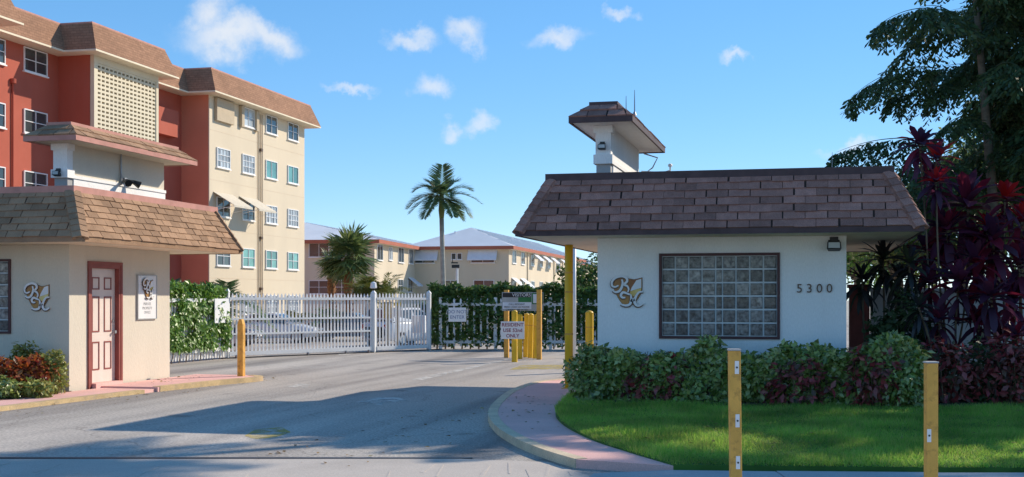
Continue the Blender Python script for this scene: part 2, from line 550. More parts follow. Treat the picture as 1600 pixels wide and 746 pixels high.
def wear_asphalt():
    nt = M['asphalt'].node_tree
    N, L = nt.nodes, nt.links
    p = N['Principled BSDF']
    c = p.inputs['Base Color'].links[0].from_socket
    geo = N.new('ShaderNodeNewGeometry')

    def mul(c, fac, col):
        x = N.new('ShaderNodeMix'); x.data_type = 'RGBA'; x.blend_type = 'MULTIPLY'
        L.new(fac, x.inputs[0]); L.new(c, x.inputs[6]); x.inputs[7].default_value = (*col, 1)
        return x.outputs[2]

    def rg(v, a, b, lo, hi):
        r = N.new('ShaderNodeMapRange')
        for k, q in enumerate((a, b, lo, hi)): r.inputs[1+k].default_value = q
        L.new(v, r.inputs[0]); return r.outputs[0]
    # tyre-darkened lanes: long streaks that bend with the drive
    mp = N.new('ShaderNodeMapping'); mp.inputs['Scale'].default_value = (.95, .05, 1); mp.inputs['Rotation'].default_value = (0, 0, R(-14))
    L.new(geo.outputs['Position'], mp.inputs['Vector'])
    n1 = N.new('ShaderNodeTexNoise'); n1.inputs['Scale'].default_value = 1.0; n1.inputs['Detail'].default_value = 5
    L.new(mp.outputs[0], n1.inputs['Vector'])
    c = mul(c, rg(n1.outputs[0], .44, .66, 0, .95), (.52, .52, .54))
    # cracks
    n2 = N.new('ShaderNodeTexNoise'); n2.inputs['Scale'].default_value = 1.4; n2.inputs['Detail'].default_value = 6
    L.new(geo.outputs['Position'], n2.inputs['Vector'])
    ad = N.new('ShaderNodeVectorMath'); ad.operation = 'MULTIPLY_ADD'; ad.inputs[1].default_value = (.9, .9, .9)
    L.new(n2.outputs['Color'], ad.inputs[0]); L.new(geo.outputs['Position'], ad.inputs[2])
    vo = N.new('ShaderNodeTexVoronoi'); vo.feature = 'DISTANCE_TO_EDGE'; vo.inputs['Scale'].default_value = .30
    L.new(ad.outputs[0], vo.inputs['Vector'])
    c = mul(c, rg(vo.outputs['Distance'], .0, .006, .55, 0), (.45, .44, .43))
    # oil drips
    v2 = N.new('ShaderNodeTexVoronoi'); v2.inputs['Scale'].default_value = .8
    L.new(ad.outputs[0], v2.inputs['Vector'])
    c = mul(c, rg(v2.outputs['Distance'], .05, .16, .6, 0), (.4, .4, .4))
    L.new(c, p.inputs['Base Color'])


wear_asphalt()


def worn_paint(m, lo, hi):
    m2 = M[m]
    nt = m2.node_tree
    N, L = nt.nodes, nt.links
    geo = N.new('ShaderNodeNewGeometry')
    n = N.new('ShaderNodeTexNoise'); n.inputs['Scale'].default_value = 3.2; n.inputs['Detail'].default_value = 9; n.inputs['Roughness'].default_value = .72
    L.new(geo.outputs['Position'], n.inputs['Vector'])
    r = N.new('ShaderNodeMapRange')
    for k, q in enumerate((lo, hi, 0, .9)): r.inputs[1+k].default_value = q
    L.new(n.outputs[0], r.inputs[0]); L.new(r.outputs[0], N['Principled BSDF'].inputs['Alpha'])


worn_paint('yellow_mark', .40, .58)
worn_paint('white_mark', .38, .56)
# ------------------------------------------------------------------ ground, road, pavements
def cat(pts, n=6, closed=False):
    """Catmull-Rom through 2D/3D points"""
    P = [Vector(p) for p in pts]
    out = []
    m = len(P)
    for i in range(m-1):
        p0, p1, p2, p3 = P[max(i-1, 0)], P[i], P[i+1], P[min(i+2, m-1)]
        for k in range(n):
            t = k/n
            out.append(0.5*((2*p1)+(p2-p0)*t+(2*p0-5*p1+4*p2-p3)*t*t+(3*p1-p0-3*p2+p3)*t**3))
    out.append(P[-1])
    return [tuple(q) for q in out]


def sheet(name, x0, x1, ys, dz, mat):
    b = MB()
    for y in ys:
        b.v += [(x0, y, gz(y)+dz), (x1, y, gz(y)+dz)]
    for k in range(len(ys)-1):
        b.f.append((2*k, 2*k+1, 2*k+3, 2*k+2))
    o = b.build(name, mat)
    tag(o, kind='structure')
    return o


sheet('ground', -900, 900, [-300, 39, 50, 1500], -.03, M['ground'])
sheet('road', -60, 30, [-20, 39, 50, 135], 0.0, M['asphalt'])


def fw(s, l):                 # point s metres ahead of the camera along its axis, l metres to the right
    return (s*FW[0]+l*RT[0], s*FW[1]+l*RT[1])


# concrete apron of the street crossing, with raked grooves
ap = MB()
ap.prism([fw(4, -14), fw(4, 1.6), fw(11.0, 0.85), fw(12.35, 0.35), fw(12.62, -.6), fw(12.6, -3), fw(12.55, -14)], -.02, .004)
tag(ap.build('apron', M['concrete']), kind='structure')
jt = MB()
e0, e1 = fw(12.6, -14), fw(12.66, 0.2)
jt.prism([fw(12.54, -14), fw(12.585, -3), fw(12.60, -.4), fw(12.68, -.4), fw(12.70, -3), fw(12.72, -14)], .001, .008)
tag(jt.build('road_joint', M['sign_dark']), kind='structure')
rk = MB()
rr = random.Random(3)
for k in range(40):
    l = -6.5+k*.18+rr.uniform(-.08, .08)
    s0 = rr.uniform(10.0, 11.6); s1 = s0+rr.uniform(.25, 1.1); sl = rr.uniform(-.06, .10); w = rr.uniform(.012, .04)
    s1 = min(s1, 12.4)
    rk.prism([fw(s0, l), fw(s0, l+w), fw(s1, l+w*.7+sl), fw(s1, l+sl)], .004, .006+rr.uniform(0, .002))
tag(rk.build('apron_groove', M['concrete'], bpy.data.objects['apron']), kind='stuff')

# right-hand pink path with its curved kerb
PZ = .085
outer = [gp(*p) for p in ((880, 599), (838, 604), (800, 617), (775, 636), (764, 655), (775, 676), (806, 697), (850, 716), (900, 732))]
inner = [gp(p[0], p[1], PZ) for p in ((1052, 728), (985, 708), (925, 688), (882, 666), (868, 648), (880, 632), (905, 618))]
outer_s = cat(outer, 6)
inner_s = cat(inner, 6)
path_poly = outer_s+inner_s+[(-2.9, 17.9), (-3.25, 18.7), (-3.25, 24.0), (-4.35, 24.0)]
pp = MB().prism(path_poly, -.02, PZ)
tag(pp.build('pink_path', M['pink_pave']), kind='structure')


def strip(poly, w, z0, z1, side=1):
    """kerb strip along a polyline, w wide to one side"""
    b = MB()
    P = [Vector((p[0], p[1])) for p in poly]
    L, Q = [], []
    for k, p in enumerate(P):
        d = (P[min(k+1, len(P)-1)]-P[max(k-1, 0)]).normalized()
        nrm = Vector((-d.y, d.x))*side
        L.append(p-nrm*.012); Q.append(p+nrm*w)
    for k in range(len(P)-1):
        a, c, d, e = L[k], L[k+1], Q[k+1], Q[k]
        pts = [a, c, d, e] if side > 0 else [a, e, d, c]
        b.hexa([(q.x, q.y, z0) for q in pts]+[(q.x, q.y, z1) for q in pts])
    return b


tag(strip(outer_s, .12, -.02, PZ+.006).build('kerb', M['kerb_pink']), kind='structure')

# sidewalk slabs along the street, right-hand side
sw = bpy.data.objects.new('sidewalk', None); C.objects.link(sw); tag(sw, kind='structure')
edges = [0.9, 2.35, 3.68, 5.2, 6.7, 8.2, 9.7]
for k in range(len(edges)-1):
    l0, l1 = edges[k]+.006, edges[k+1]-.006
    if k == 0:
        poly = [fw(8.7, l0), fw(8.7, l1), fw(11.12, l1), fw(11.2, 1.42), fw(11.0, .72), fw(10.6, .62)]
    else:
        poly = [fw(8.7, l0), fw(8.7, l1), fw(11.04, l1), fw(11.12 if k == 1 else 11.04, l0)]
    MB().prism(poly, -.02, .082+.004*(k % 2)).build('slab', M['sidewalk'], sw)

# lawn and planting bed
LZ = .10
lawn_poly = [gp(p[0], p[1], PZ) for p in ((1052, 728), (1200, 730), (1400, 732), (1600, 733))]+[fw(11.0, 10)]+[(9.8, 19.4), (3.2, 18.2), (.6, 17.55), (-1.2, 17.45), (-2.6, 17.6)]+list(reversed(inner_s))[1:-1]


def lz(x, y):
    return LZ+.012*max(0, y-12.5)


lm = MB().prism(lawn_poly, -.02, lambda y: LZ-.005+.012*max(0, y-12.5))
tag(lm.build('lawn', M['lawn']), kind='structure')
bed = [(-2.75, 17.5), (-1.2, 17.38), (.6, 17.45), (3.2, 18.1), (9.8, 19.3), (10.5, 34), (.6, 30), (.5, 18.86), (-3.1, 18.86)]
tag(MB().prism(bed, -.02, lambda y: LZ+.012+.012*max(0, y-12.5)).build('planting_bed', M['soil']), kind='structure')


def in_poly(P, poly):
    x, y = P[:, 0], P[:, 1]
    c = np.zeros(len(P), bool)
    n = len(poly)
    for i in range(n):
        x0, y0 = poly[i][0], poly[i][1]
        x1, y1 = poly[(i+1) % n][0], poly[(i+1) % n][1]
        t = ((y0 > y) != (y1 > y))
        with np.errstate(divide='ignore', invalid='ignore'):
            c ^= t & (x < (x1-x0)*(y-y0)/(y1-y0+1e-12)+x0)
    return c


def grass_blades():
    rg = np.random.default_rng(5)
    P = np.column_stack([rg.uniform(-3.6, 7.5, 330000), rg.uniform(10.2, 18.8, 330000)])
    P = P[in_poly(P, lawn_poly)]
    keep = rg.uniform(0, 1, len(P)) < np.clip(1.25-.09*(P[:, 1]-10), .5, 1)
    P = P[keep]
    n = len(P)
    z = LZ-.006+.012*np.maximum(0, P[:, 1]-12.5)
    a = rg.uniform(0, 2*np.pi, n)
    w = rg.uniform(.0035, .0065, n)
    # clumps: height follows a slow wave so that the lawn is not one flat brush
    hh = rg.uniform(.03, .075, n)*(1+.3*np.sin(P[:, 0]*3.1+1.3*np.sin(P[:, 1]*2.3)))
    lean = rg.normal(0, .034, (n, 2))
    b = np.column_stack([P, z])
    d = np.column_stack([np.cos(a)*w, np.sin(a)*w, np.zeros(n)])
    tip = b+np.column_stack([lean, hh])
    V = np.stack([b-d, b+d, tip], 1).reshape(-1, 3)
    T = np.arange(3*n).reshape(-1, 3)
    tag(np_mesh('grass', V, T, M['grass']), 'short green grass of the lawn in front of the hedge', 'grass', kind='stuff')


grass_blades()

# left-hand pink pavement with dropped yellow kerb
lk = [(-11.6, 12.0), (-11.36, 15.7), (-11.15, 18.8), (-10.85, 21.2), (-10.55, 22.5), (-10.62, 22.9), (-10.9, 23.15)]
lks = cat(lk, 6)
lp_near = [(p[0], p[1]) for p in lks if p[1] < 19.6]
lp_far = [(p[0], p[1]) for p in lks if p[1] >= 19.55]
MBp = MB().prism(lp_near+[(lp_near[-1][0], 19.62), (-12.15, 19.62), (-12.15, 12)], -.02, PZ-.03)
MBp.prism([(lp_far[0][0], 19.622)]+lp_far+[(-12.2, 23.2), (-12.2, 19.622)], -.02, PZ)
tag(MBp.build('pink_pavement', M['pink_pave']), kind='structure')
kb = strip(lp_near, .15, -.02, PZ-.022)
k2 = strip(lp_far, .15, -.02, PZ+.006)
i0 = len(kb.v); kb.v += k2.v; kb.f += [tuple(i0+q for q in f) for f in k2.f]
tag(kb.build('kerb', M['kerb_yellow']), kind='structure')
tag(MB().prism([(-12.153, 10), (-12.153, 18.72), (-24, 18.72), (-24, 10)][::-1], -.02, PZ-.02).build('planting_bed', M['soil']), kind='structure')


# painted marks on the asphalt: worn arrow, bars and stop line
def mark(name, poly, mat, z=.004):
    tag(MB().poly([(p[0], p[1], z) for p in poly]).build(name, mat), kind='structure')


mark('road_arrow', [gp(*p) for p in ((556, 629), (585, 622), (620, 621), (638, 627), (600, 630), (596, 634))], M['white_mark'])
mark('yellow_patch', [gp(*p) for p in ((382, 682), (398, 672), (440, 668), (455, 676), (430, 684), (400, 687))], M['yellow_mark'])
mark('lane_line', [gp(*p) for p in ((640, 594), (790, 562), (797, 562), (662, 594))], M['white_mark'])
mark('yellow_bar', [gp(*p) for p in ((796, 578), (880, 577), (880, 570), (815, 571))], M['yellow_mark'])
mark('white_patch', [gp(*p) for p in ((446, 605), (470, 600), (488, 601), (480, 606))], M['white_mark'])
mark('white_patch', [gp(*p) for p in ((525, 552), (552, 551), (550, 554), (530, 555))], M['white_mark'])


# ------------------------------------------------------------------ gatehouses
def shingles(roof, b0, b1, t0, t1, courses, tab, mat, seed, gap=.013):
    """single tabs laid in courses on one mansard face; b0,b1 eave corners, t0,t1 top corners (left to right seen from outside)"""
    rg = random.Random(seed)
    b0, b1, t0, t1 = map(Vector, (b0, b1, t0, t1))
    al = (b1-b0).normalized()
    n = al.cross((t0-b0)).normalized()
    if n.z < 0: n = -n
    uL = lambda v: (b0.lerp(t0, v)-b0).dot(al)
    uR = lambda v: (b1.lerp(t1, v)-b0).dot(al)
    base = lambda v: b0.lerp(t0, v)-al*uL(v)
    W = uR(0)
    for i in range(courses):
        v0, v1 = i/courses, (i+1.12)/courses if i < courses-1 else 1.0
        k0 = -1
        off = (i % 2)*tab*.5
        k = 0
        ua = off-tab
        while ua < W:
            ub = ua+tab
            j = rg.uniform(-.012, .012)
            a0, c0 = max(ua+gap/2+j, uL(v0)), min(ub-gap/2+j, uR(v0))
            a1, c1 = max(ua+gap/2+j, uL(v1)), min(ub-gap/2+j, uR(v1))
            ua = ub
            if c0-a0 < .02: continue
            if c1 < a1: a1 = c1 = (a1+c1)/2
            th = .020+rg.uniform(0, .010)
            P = lambda u, v, h: base(v)+al*u+n*h
            sk = rg.uniform(-.010, .004)
            b = MB().hexa([P(a0, v0+sk/.9, .001), P(c0, v0+sk/.9, .001), P(c0, v0+sk/.9, th), P(a0, v0+sk/.9, th),
                           P(a1, v1, .001), P(c1, v1, .001), P(c1, v1, .006), P(a1, v1, .006)])
            b.build('shingle', mat, roof)


def hip_caps(roof, p0, p1, outn, mat, n=8, w=.13):
    p0, p1 = Vector(p0), Vector(p1)
    d = (p1-p0)/n
    outn = Vector(outn).normalized()
    side = d.cross(outn).normalized()
    for k in range(n):
        a, c = p0+d*k, p0+d*(k+1.08)
        dn = -outn*.055
        b = MB()
        ha, hc = outn*.030, outn*.018
        b.hexa([a-side*w+dn*1.6, a+side*w+dn*1.6, a+side*w+dn+ha*.3, a-side*w+dn+ha*.3, c-side*w+dn*1.6, c+side*w+dn*1.6, c+side*w+dn+hc*.3, c-side*w+dn+hc*.3])
        b.hexa([a-side*w+dn, a, a+ha, a-side*w+dn+ha, c-side*w+dn, c, c+hc, c-side*w+dn+hc])
        b.hexa([a, a+side*w+dn, a+side*w+dn+ha, a+ha, c, c+side*w+dn, c+side*w+dn+hc, c+hc])
        b.build('hip_shingle', mat, roof)


SO, TOPZ = 2.54, 3.39          # soffit and mansard top heights
FY, WY, WB = 17.7, 18.8, 22.2   # front fascia, front wall, back wall


def glass_block_window(th, x0, y, z0, half_at, cols=9):
    """window of glass blocks in a front wall; x0 left edge"""
    fr = MB()
    w = .2*(cols-.5)+.08
    h = 1.2+.08
    for (a, b, c, d) in ((x0, x0+w, z0, z0+.04), (x0, x0+w, z0+h-.04, z0+h), (x0, x0+.04, z0+.04, z0+h-.04), (x0+w-.04, x0+w, z0+.04, z0+h-.04)):
        fr.box(a, b, y-.03, y+.12, c, d)
    win = fr.build('window', M['red_frame_dark'], th)
    MB().box(x0+.04, x0+w-.04, y+.02, y+.08, z0+.04, z0+h-.04).build('mortar', M['mortar'], win)

    def block(bw):
        b = MB()
        q = .018
        y0, y1 = y+.03, y-.006
        b.hexa([(0, y0, 0), (bw, y0, 0), (bw, y0, .182), (0, y0, .182), (q*.4, y1+.008, q*.4), (bw-q*.4, y1+.008, q*.4), (bw-q*.4, y1+.008, .182-q*.4), (q*.4, y1+.008, .182-q*.4)])
        b.hexa([(q*.4, y1+.008, q*.4), (bw-q*.4, y1+.008, q*.4), (bw-q*.4, y1+.008, .182-q*.4), (q*.4, y1+.008, .182-q*.4), (q, y1, q), (bw-q, y1, q), (bw-q, y1, .182-q), (q, y1, .182-q)])
        bb = BASE[th.name]
        me = bpy.data.meshes.new('glass_block')
        me.from_pydata([(p[0], p[1]-bb[1], p[2]) for p in b.v], [], b.f)
        me.materials.append(M['glass_block'])
        return me
    full, half = block(.182), block(.086)
    bb = BASE[th.name]
    for r in range(6):
        x = x0+.049
        for c in range(cols):
            me = half if c == half_at else full
            o = link('glass_block', me, None, win)
            o.location = (x-bb[0], 0, z0+.049+r*.2-bb[2])
            x += .1 if c == half_at else .2


M['red_frame_dark'] = mk('window_surround', (.10, .045, .045), .6, .1, 5)


def emblem(name, O, u, n, sc, label, parent=None):
    """shield with two white script letters, traced in its own plane"""
    th = thing(name, O, label, 'emblem') if parent is None else parent
    K = .000914*sc

    def P(q, d):
        a, b = (q[0]-520)*K, (400-q[1])*K
        return (O[0]+u[0]*a+n[0]*d, O[1]+u[1]*a+n[1]*d, O[2]+b)

    def plate(name, poly, d0, d1, mat):
        b = MB()
        m = len(poly)
        b.v += [P(q, d0) for q in poly]+[P(q, d1) for q in poly]
        b.f.append(tuple(range(m, 2*m)))
        b.f.append(tuple(reversed(range(m))))
        for k in range(m): b.f.append((k, (k+1) % m, m+(k+1) % m, m+k))
        return b.build(name, mat, th)
    sh = cat([(770, 165), (640, 195), (545, 178), (440, 150), (340, 190), (300, 300), (345, 430), (430, 570), (530, 640), (640, 580), (720, 480), (768, 370), (770, 165)], 4)[:-1]
    grow = [(520+(q[0]-520)*1.035, 400+(q[1]-400)*1.035) for q in sh]
    plate('shield_rim', grow, .0, .010, M['bronze'])
    plate('shield', sh, .003, .014, M['brown_gold'])
    plate('shield_panel', [(762, 182), (762, 330), (690, 350), (580, 385), (600, 330), (680, 205)], .006, .017, M['sign_white'])
    plate('shield_panel', [(762, 332), (756, 372), (700, 480), (640, 470), (580, 440), (575, 392), (690, 352)], .006, .017, M['gold'])
    strokes = [[(440, 190), (455, 250), (435, 330), (395, 385), (335, 400), (285, 370)],
               [(385, 290), (330, 315), (280, 295), (275, 230), (330, 165), (430, 135), (510, 160), (530, 220), (480, 275), (530, 300), (555, 350), (540, 400)],
               [(500, 490), (450, 490), (425, 450), (460, 405), (520, 420), (585, 445)],
               [(590, 440), (598, 520), (575, 600), (500, 622), (420, 600)],
               [(795, 395), (725, 405), (672, 480), (652, 560), (685, 618), (740, 622), (795, 590)],
               [(590, 560), (625, 520), (655, 545)]]

    def ribbon(name, w, d0, d1, mat, off=(0, 0)):
        b = MB()
        for st in strokes:
            Q = [Vector(q)+Vector(off) for q in cat(st, 5)]
            i0 = len(b.v)
            m = len(Q)
            for k, q in enumerate(Q):
                d = (Q[min(k+1, m-1)]-Q[max(k-1, 0)]).normalized()
                nn = Vector((-d.y, d.x))*w*(.55+.45*math.sin(math.pi*(k+.5)/m))
                b.v += [P(q-nn, d0), P(q+nn, d0), P(q+nn, d1), P(q-nn, d1)]
            for k in range(m-1):
                a = i0+4*k
                for e in range(4): b.f.append((a+e, a+(e+1) % 4, a+4+(e+1) % 4, a+4+e))
            b.f.append((i0+3, i0+2, i0+1, i0)); e = i0+4*(m-1); b.f.append((e, e+1, e+2, e+3))
        return b.build(name, mat, th)
    ribbon('letter_outline', 29, .012, .022, M['bronze'], (-5, 12))  # dark bronze outline, offset under the white strokes
    ribbon('script_letters', 20, .024, .034, M['sign_white'])
    return th


def gatehouse(left):
    if left:
        wx0, wx1, fx0, fx1 = -15.91, -12.25, -16.95, -11.32
        th = thing('gatehouse', (-14.1, 20.5, 0.0), 'left gatehouse with panelled door and sunlit tan shingle mansard roof', 'gatehouse')
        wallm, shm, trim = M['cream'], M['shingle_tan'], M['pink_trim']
        win_x0 = -13.37-1.78
        BY = 23.5                   # back fascia
    else:
        wx0, wx1, fx0, fx1 = -3.19, .475, -4.22, 1.47
        th = thing('gatehouse', (-1.4, 20.5, 0.0), 'right gatehouse numbered 5300 with shaded brown shingle mansard roof', 'gatehouse')
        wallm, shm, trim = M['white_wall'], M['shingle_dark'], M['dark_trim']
        win_x0 = -2.25
        BY = 25.3
    z0w, T = 1.02, .2
    ww, wh = 1.78, 1.28
    wl = MB()
    # front wall round the window opening
    wl.box(wx0, win_x0, WY, WY+T, -.02, SO)
    wl.box(win_x0+ww, wx1, WY, WY+T, -.02, SO)
    wl.box(win_x0, win_x0+ww, WY, WY+T, -.02, z0w)
    wl.box(win_x0, win_x0+ww, WY, WY+T, z0w+wh, SO)
    wl.box(wx0, wx1, WB-T, WB, -.02, SO)
    ys0, ys1 = WY+T, WB-T
    if left:
        d0, d1, dz = 19.40, 20.39, 2.22
        wl.box(wx1-T, wx1, ys0, d0, -.02, SO)
        wl.box(wx1-T, wx1, d1, ys1, -.02, SO)
        wl.box(wx1-T, wx1, d0, d1, dz, SO)
        wl.box(wx0, wx0+T, ys0, ys1, -.02, SO)
    else:
        wl.box(wx0, wx0+T, ys0, ys1, -.02, SO)
        wl.box(wx1-T, wx1, ys0, ys1, -.02, SO)
    wl.build('wall', wallm, th)
    MB().box(wx0+T+.01, wx1-T-.01, WY+T+.3, WB-T-.01, SO-.3, SO-.02).build('ceiling', M['sign_dark'], th)
    # soffit and fascia
    MB().box(fx0+.03, fx1-.03, FY+.03, BY-.03, SO+.002, SO+.03).build('soffit', M['soffit'], th)
    fa = MB()
    fm = .035
    for (a, b, c, d) in ((fx0, fx1, FY, FY+fm), (fx0, fx1, BY-fm, BY), (fx0, fx0+fm, FY+fm, BY-fm), (fx1-fm, fx1, FY+fm, BY-fm)):
        fa.box(a, b, c, d, SO-.01, SO+.07)
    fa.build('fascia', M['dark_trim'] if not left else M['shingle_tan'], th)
    # mansard
    r = .40
    e = dict(a=(fx0, FY, SO+.07), b=(fx1, FY, SO+.07), c=(fx1, BY, SO+.07), d=(fx0, BY, SO+.07))
    t = dict(a=(fx0+r, FY+r, TOPZ), b=(fx1-r, FY+r, TOPZ), c=(fx1-r, BY-r, TOPZ), d=(fx0+r, BY-r, TOPZ))
    rf = MB()
    for p, q in ('ab', 'bc', 'cd', 'da'):
        rf.poly([e[p], e[q], t[q], t[p]])
    rf.poly([t['a'], t['b'], t['c'], t['d']])
    roof = rf.build('roof', M['underlay'], th)
    shingles(roof, e['a'], e['b'], t['a'], t['b'], 7, .305, shm, 11+left)
    hip_caps(roof, e['a'], t['a'], (-1, -1, .9), shm)
    hip_caps(roof, e['b'], t['b'], (1, -1, .9), shm)
    if left:
        shingles(roof, e['b'], e['c'], t['b'], t['c'], 7, .305, shm, 21)
        hip_caps(roof, e['c'], t['c'], (1, 1, .9), shm)
    pc = MB()
    h0, h1, o = TOPZ-.03, TOPZ+.075, .03
    for (a, b, c, d) in ((fx0+r-o, fx1-r+o, FY+r-o, FY+r+.12), (fx0+r-o, fx1-r+o, BY-r-.12, BY-r+o), (fx0+r-o, fx0+r+.12, FY+r+.12, BY-r-.12), (fx1-r-.12, fx1-r+o, FY+r+.12, BY-r-.12)):
        pc.box(a, b, c, d, h0, h1)
    pc.build('parapet_cap', trim, th)
    glass_block_window(th, win_x0, WY, z0w, 4)

    # sign tower rising through the flat roof on the road side
    if left: tx1, cx1 = -13.07, -12.52; tx0, cx0 = tx1-.24, cx1-1.05
    else: tx0, cx0 = -3.40, -3.76; tx1, cx1 = tx0+.21, -2.74
    ty0, ty1, cy0, cy1 = 20.0, 23.45, 19.42, 23.85
    cz = 4.42
    tw = MB().box(tx0, tx1, ty0, ty1, 3.3, cz).build('tower_wall', M['white_wall'] if not left else M['cream'], th)
    px = MB()
    px.box(tx0-.05, tx1+.05, ty0-.07, ty0+.16, cz-.12, cz-.003)
    px.box(tx0-.02, tx1+.02, ty0-.04, ty0+.14, 3.95, cz-.12)
    px.box(tx0-.05, tx1+.05, ty0-.07, ty0+.16, 3.80, 3.95)
    px.build('tower_pilaster', M['white_wall'], tw)
    bd = MB()
    bd.box(tx1+.002, tx1+.03, ty0+.16, ty1, 3.62, 3.84)
    bd.box(tx1+.002, tx1+.05, ty0+.16, ty1, 3.80, 3.86)
    bd.build('tower_ledge', M['white_wall'], tw)
    MB().box(tx0-.012, tx1+.012, ty0-.012, ty0+.14, 3.3, 3.80).build('tower_base', M['sidewalk'], tw)
    rt = .30
    ze, zt = cz+.07, cz+.30
    e = dict(a=(cx0, cy0, ze), b=(cx1, cy0, ze), c=(cx1, cy1, ze), d=(cx0, cy1, ze))
    t = dict(a=(cx0+rt, cy0+rt, zt), b=(cx1-rt, cy0+rt, zt), c=(cx1-rt, cy1-rt, zt), d=(cx0+rt, cy1-rt, zt))
    rf = MB()
    for p, q in ('ab', 'bc', 'cd', 'da'): rf.poly([e[p], e[q], t[q], t[p]])
    rf.poly([t['a'], t['b'], t['c'], t['d']])
    troof = rf.build('tower_roof', M['underlay'], th)
    shingles(troof, e['a'], e['b'], t['a'], t['b'], 2, .305, shm, 31+left)
    shingles(troof, e['b'], e['c'], t['b'], t['c'], 2, .305, shm, 41+left)
    cap = MB().box(cx0+rt-.02, cx1-rt+.02, cy0+rt-.02, cy1-rt+.02, zt-.02, zt+.045)
    cap.build('tower_cap', trim, troof)
    MB().box(cx0+.03, cx1-.03, cy0+.03, cy1-.03, cz+.0, cz+.03).build('tower_soffit', M['white_wall'] if not left else M['soffit'], th)
    fa = MB()
    for (a, b, c, d) in ((cx0, cx1, cy0, cy0+.03), (cx0, cx1, cy1-.03, cy1), (cx0, cx0+.03, cy0+.03, cy1-.03), (cx1-.03, cx1, cy0+.03, cy1-.03)):
        fa.box(a, b, c, d, cz-.02, ze+.004)
    fa.build('tower_fascia', M['dark_trim'] if not left else M['pink_trim'], th)
    if left:
        # six-panel door in a red frame, set back in the wall
        fr = MB()
        x = wx1
        fr.box(x-.13, x+.02, d0, d0+.06, .03, dz-.06)
        fr.box(x-.13, x+.02, d1-.06, d1, .03, dz-.06)
        fr.box(x-.13, x+.02, d0, d1, dz-.06, dz)
        for (a, b, c, d) in ((d0-.055, d0, .03, dz), (d1, d1+.055, .03, dz), (d0-.055, d1+.055, dz, dz+.055)):
            fr.box(x+.001, x+.03, a, b, c, d)
        fr.build('door_frame', M['red_frame'], th)
        dr = MB().box(x-.11, x-.065, d0+.062, d1-.062, .14, dz-.065).build('door', M['door'], th)
        W0, W1 = d0+.062, d1-.062
        w = W1-W0
        for c in range(2):
            a = W0+.12+c*(w/2-.045)
            b = a+w/2-.20
            for z0, z1 in ((1.78, 2.0), (1.03, 1.66), (.36, .86)):
                pm = MB()
                g = .022
                for (p, q, r_, s) in ((a, b, z0, z0+g), (a, b, z1-g, z1), (a, a+g, z0+g, z1-g), (b-g, b, z0+g, z1-g)):
                    pm.box(x-.066, x-.054, p, q, r_, s)
                pn = pm.build('panel_moulding', M['red_frame'], dr)
        hd = MB()
        hd.tube([(x-.066, W1-.07, 1.02), (x-.03, W1-.07, 1.02), (x+.0, W1-.07, 1.02)], [.028, .014, .032], 10)
        hd.tube([(x-.066, W1-.07, 1.22), (x-.045, W1-.07, 1.22)], [.028, .026], 10)
        hd.build('handle', M['grey_metal'], dr)
        MB().box(x-.2, x+.10, d0+.062, d1-.062, .03, .138).build('door_step', M['pink_pave'], th)
    return th


gl = gatehouse(True)
gr = gatehouse(False)

emblem('wall_emblem', (-12.86, WY-.002, 1.64), (1, 0), (0, -1), 1.0, 'shield emblem with script letters beside the left gatehouse window')
emblem('wall_emblem', (-2.74, WY-.002, 1.72), (1, 0), (0, -1), 1.0, 'shield emblem with script letters left of the glass block window')
# white notice panel with the same emblem beside the door
npn = thing('notice_panel', (-12.25, 21.3, 1.25), 'white notice panel with small emblem beside the panelled door', 'sign')
MB().box(-12.248, -12.225, 20.98, 21.64, 1.25, 2.05).build('panel', M['sign_white'], npn)
fr = MB()
for (a, b, c, d) in ((20.96, 21.66, 1.23, 1.25), (20.96, 21.66, 2.05, 2.07), (20.96, 20.98, 1.25, 2.05), (21.64, 21.66, 1.25, 2.05)):
    fr.box(-12.248, -12.215, a, b, c, d)
fr.build('panel_frame', M['sign_grey'], npn)
emblem('panel_emblem', (-12.223, 21.31, 1.80), (0, 1), (1, 0), .82, '', parent=npn)
for k, (t, z) in enumerate((('PRIVATE', 1.52), ('PROPERTY', 1.44), ('OFFICE', 1.36))):
    text_mesh('lettering', t, .075, M['sign_grey'], npn, (-12.224, 21.31, z), (0, 1), (1, 0), .002)

hn = thing('house_number', (.02, WY, 1.70), 'dark numerals 5300 on the white gatehouse wall', 'house number')
for k, ch in enumerate('5300'):
    text_mesh('numeral', ch, .185, M['bronze'], hn, (-.19+k*.142, WY-.012, 1.765), (1, 0), (0, -1), .010)


def flood(name, O, label, sc=1.0, twin=False):
    th = thing(name, O, label, 'lamp')
    x, y, z = O
    MB().box(x-.06*sc, x+.06*sc, y-.03*sc, y, z-.05*sc, z+.05*sc).build('mount', M['black'], th)
    b = MB()
    b.tube([(x-.07*sc, y-.02, z), (x-.07*sc, y-.09*sc, z-.06*sc)], .012*sc, 6)
    b.tube([(x+.07*sc, y-.02, z), (x+.07*sc, y-.09*sc, z-.06*sc)], .012*sc, 6)
    b.build('bracket', M['black'], th)
    hd = MB().hexa([(x-.085*sc, y-.02*sc, z-.16*sc), (x+.085*sc, y-.02*sc, z-.16*sc), (x+.075*sc, y-.005, z-.08*sc), (x-.075*sc, y-.005, z-.08*sc),
                    (x-.105*sc, y-.15*sc, z-.13*sc), (x+.105*sc, y-.15*sc, z-.13*sc), (x+.095*sc, y-.15*sc, z-.02*sc), (x-.095*sc, y-.15*sc, z-.02*sc)])
    h = hd.build('lamp_head', M['black'], th, bevel=.008*sc)
    MB().box(x-.08*sc, x+.08*sc, y-.156*sc, y-.149*sc, z-.115*sc, z-.035*sc).build('lens', M['glass_pale'], th)
    return th


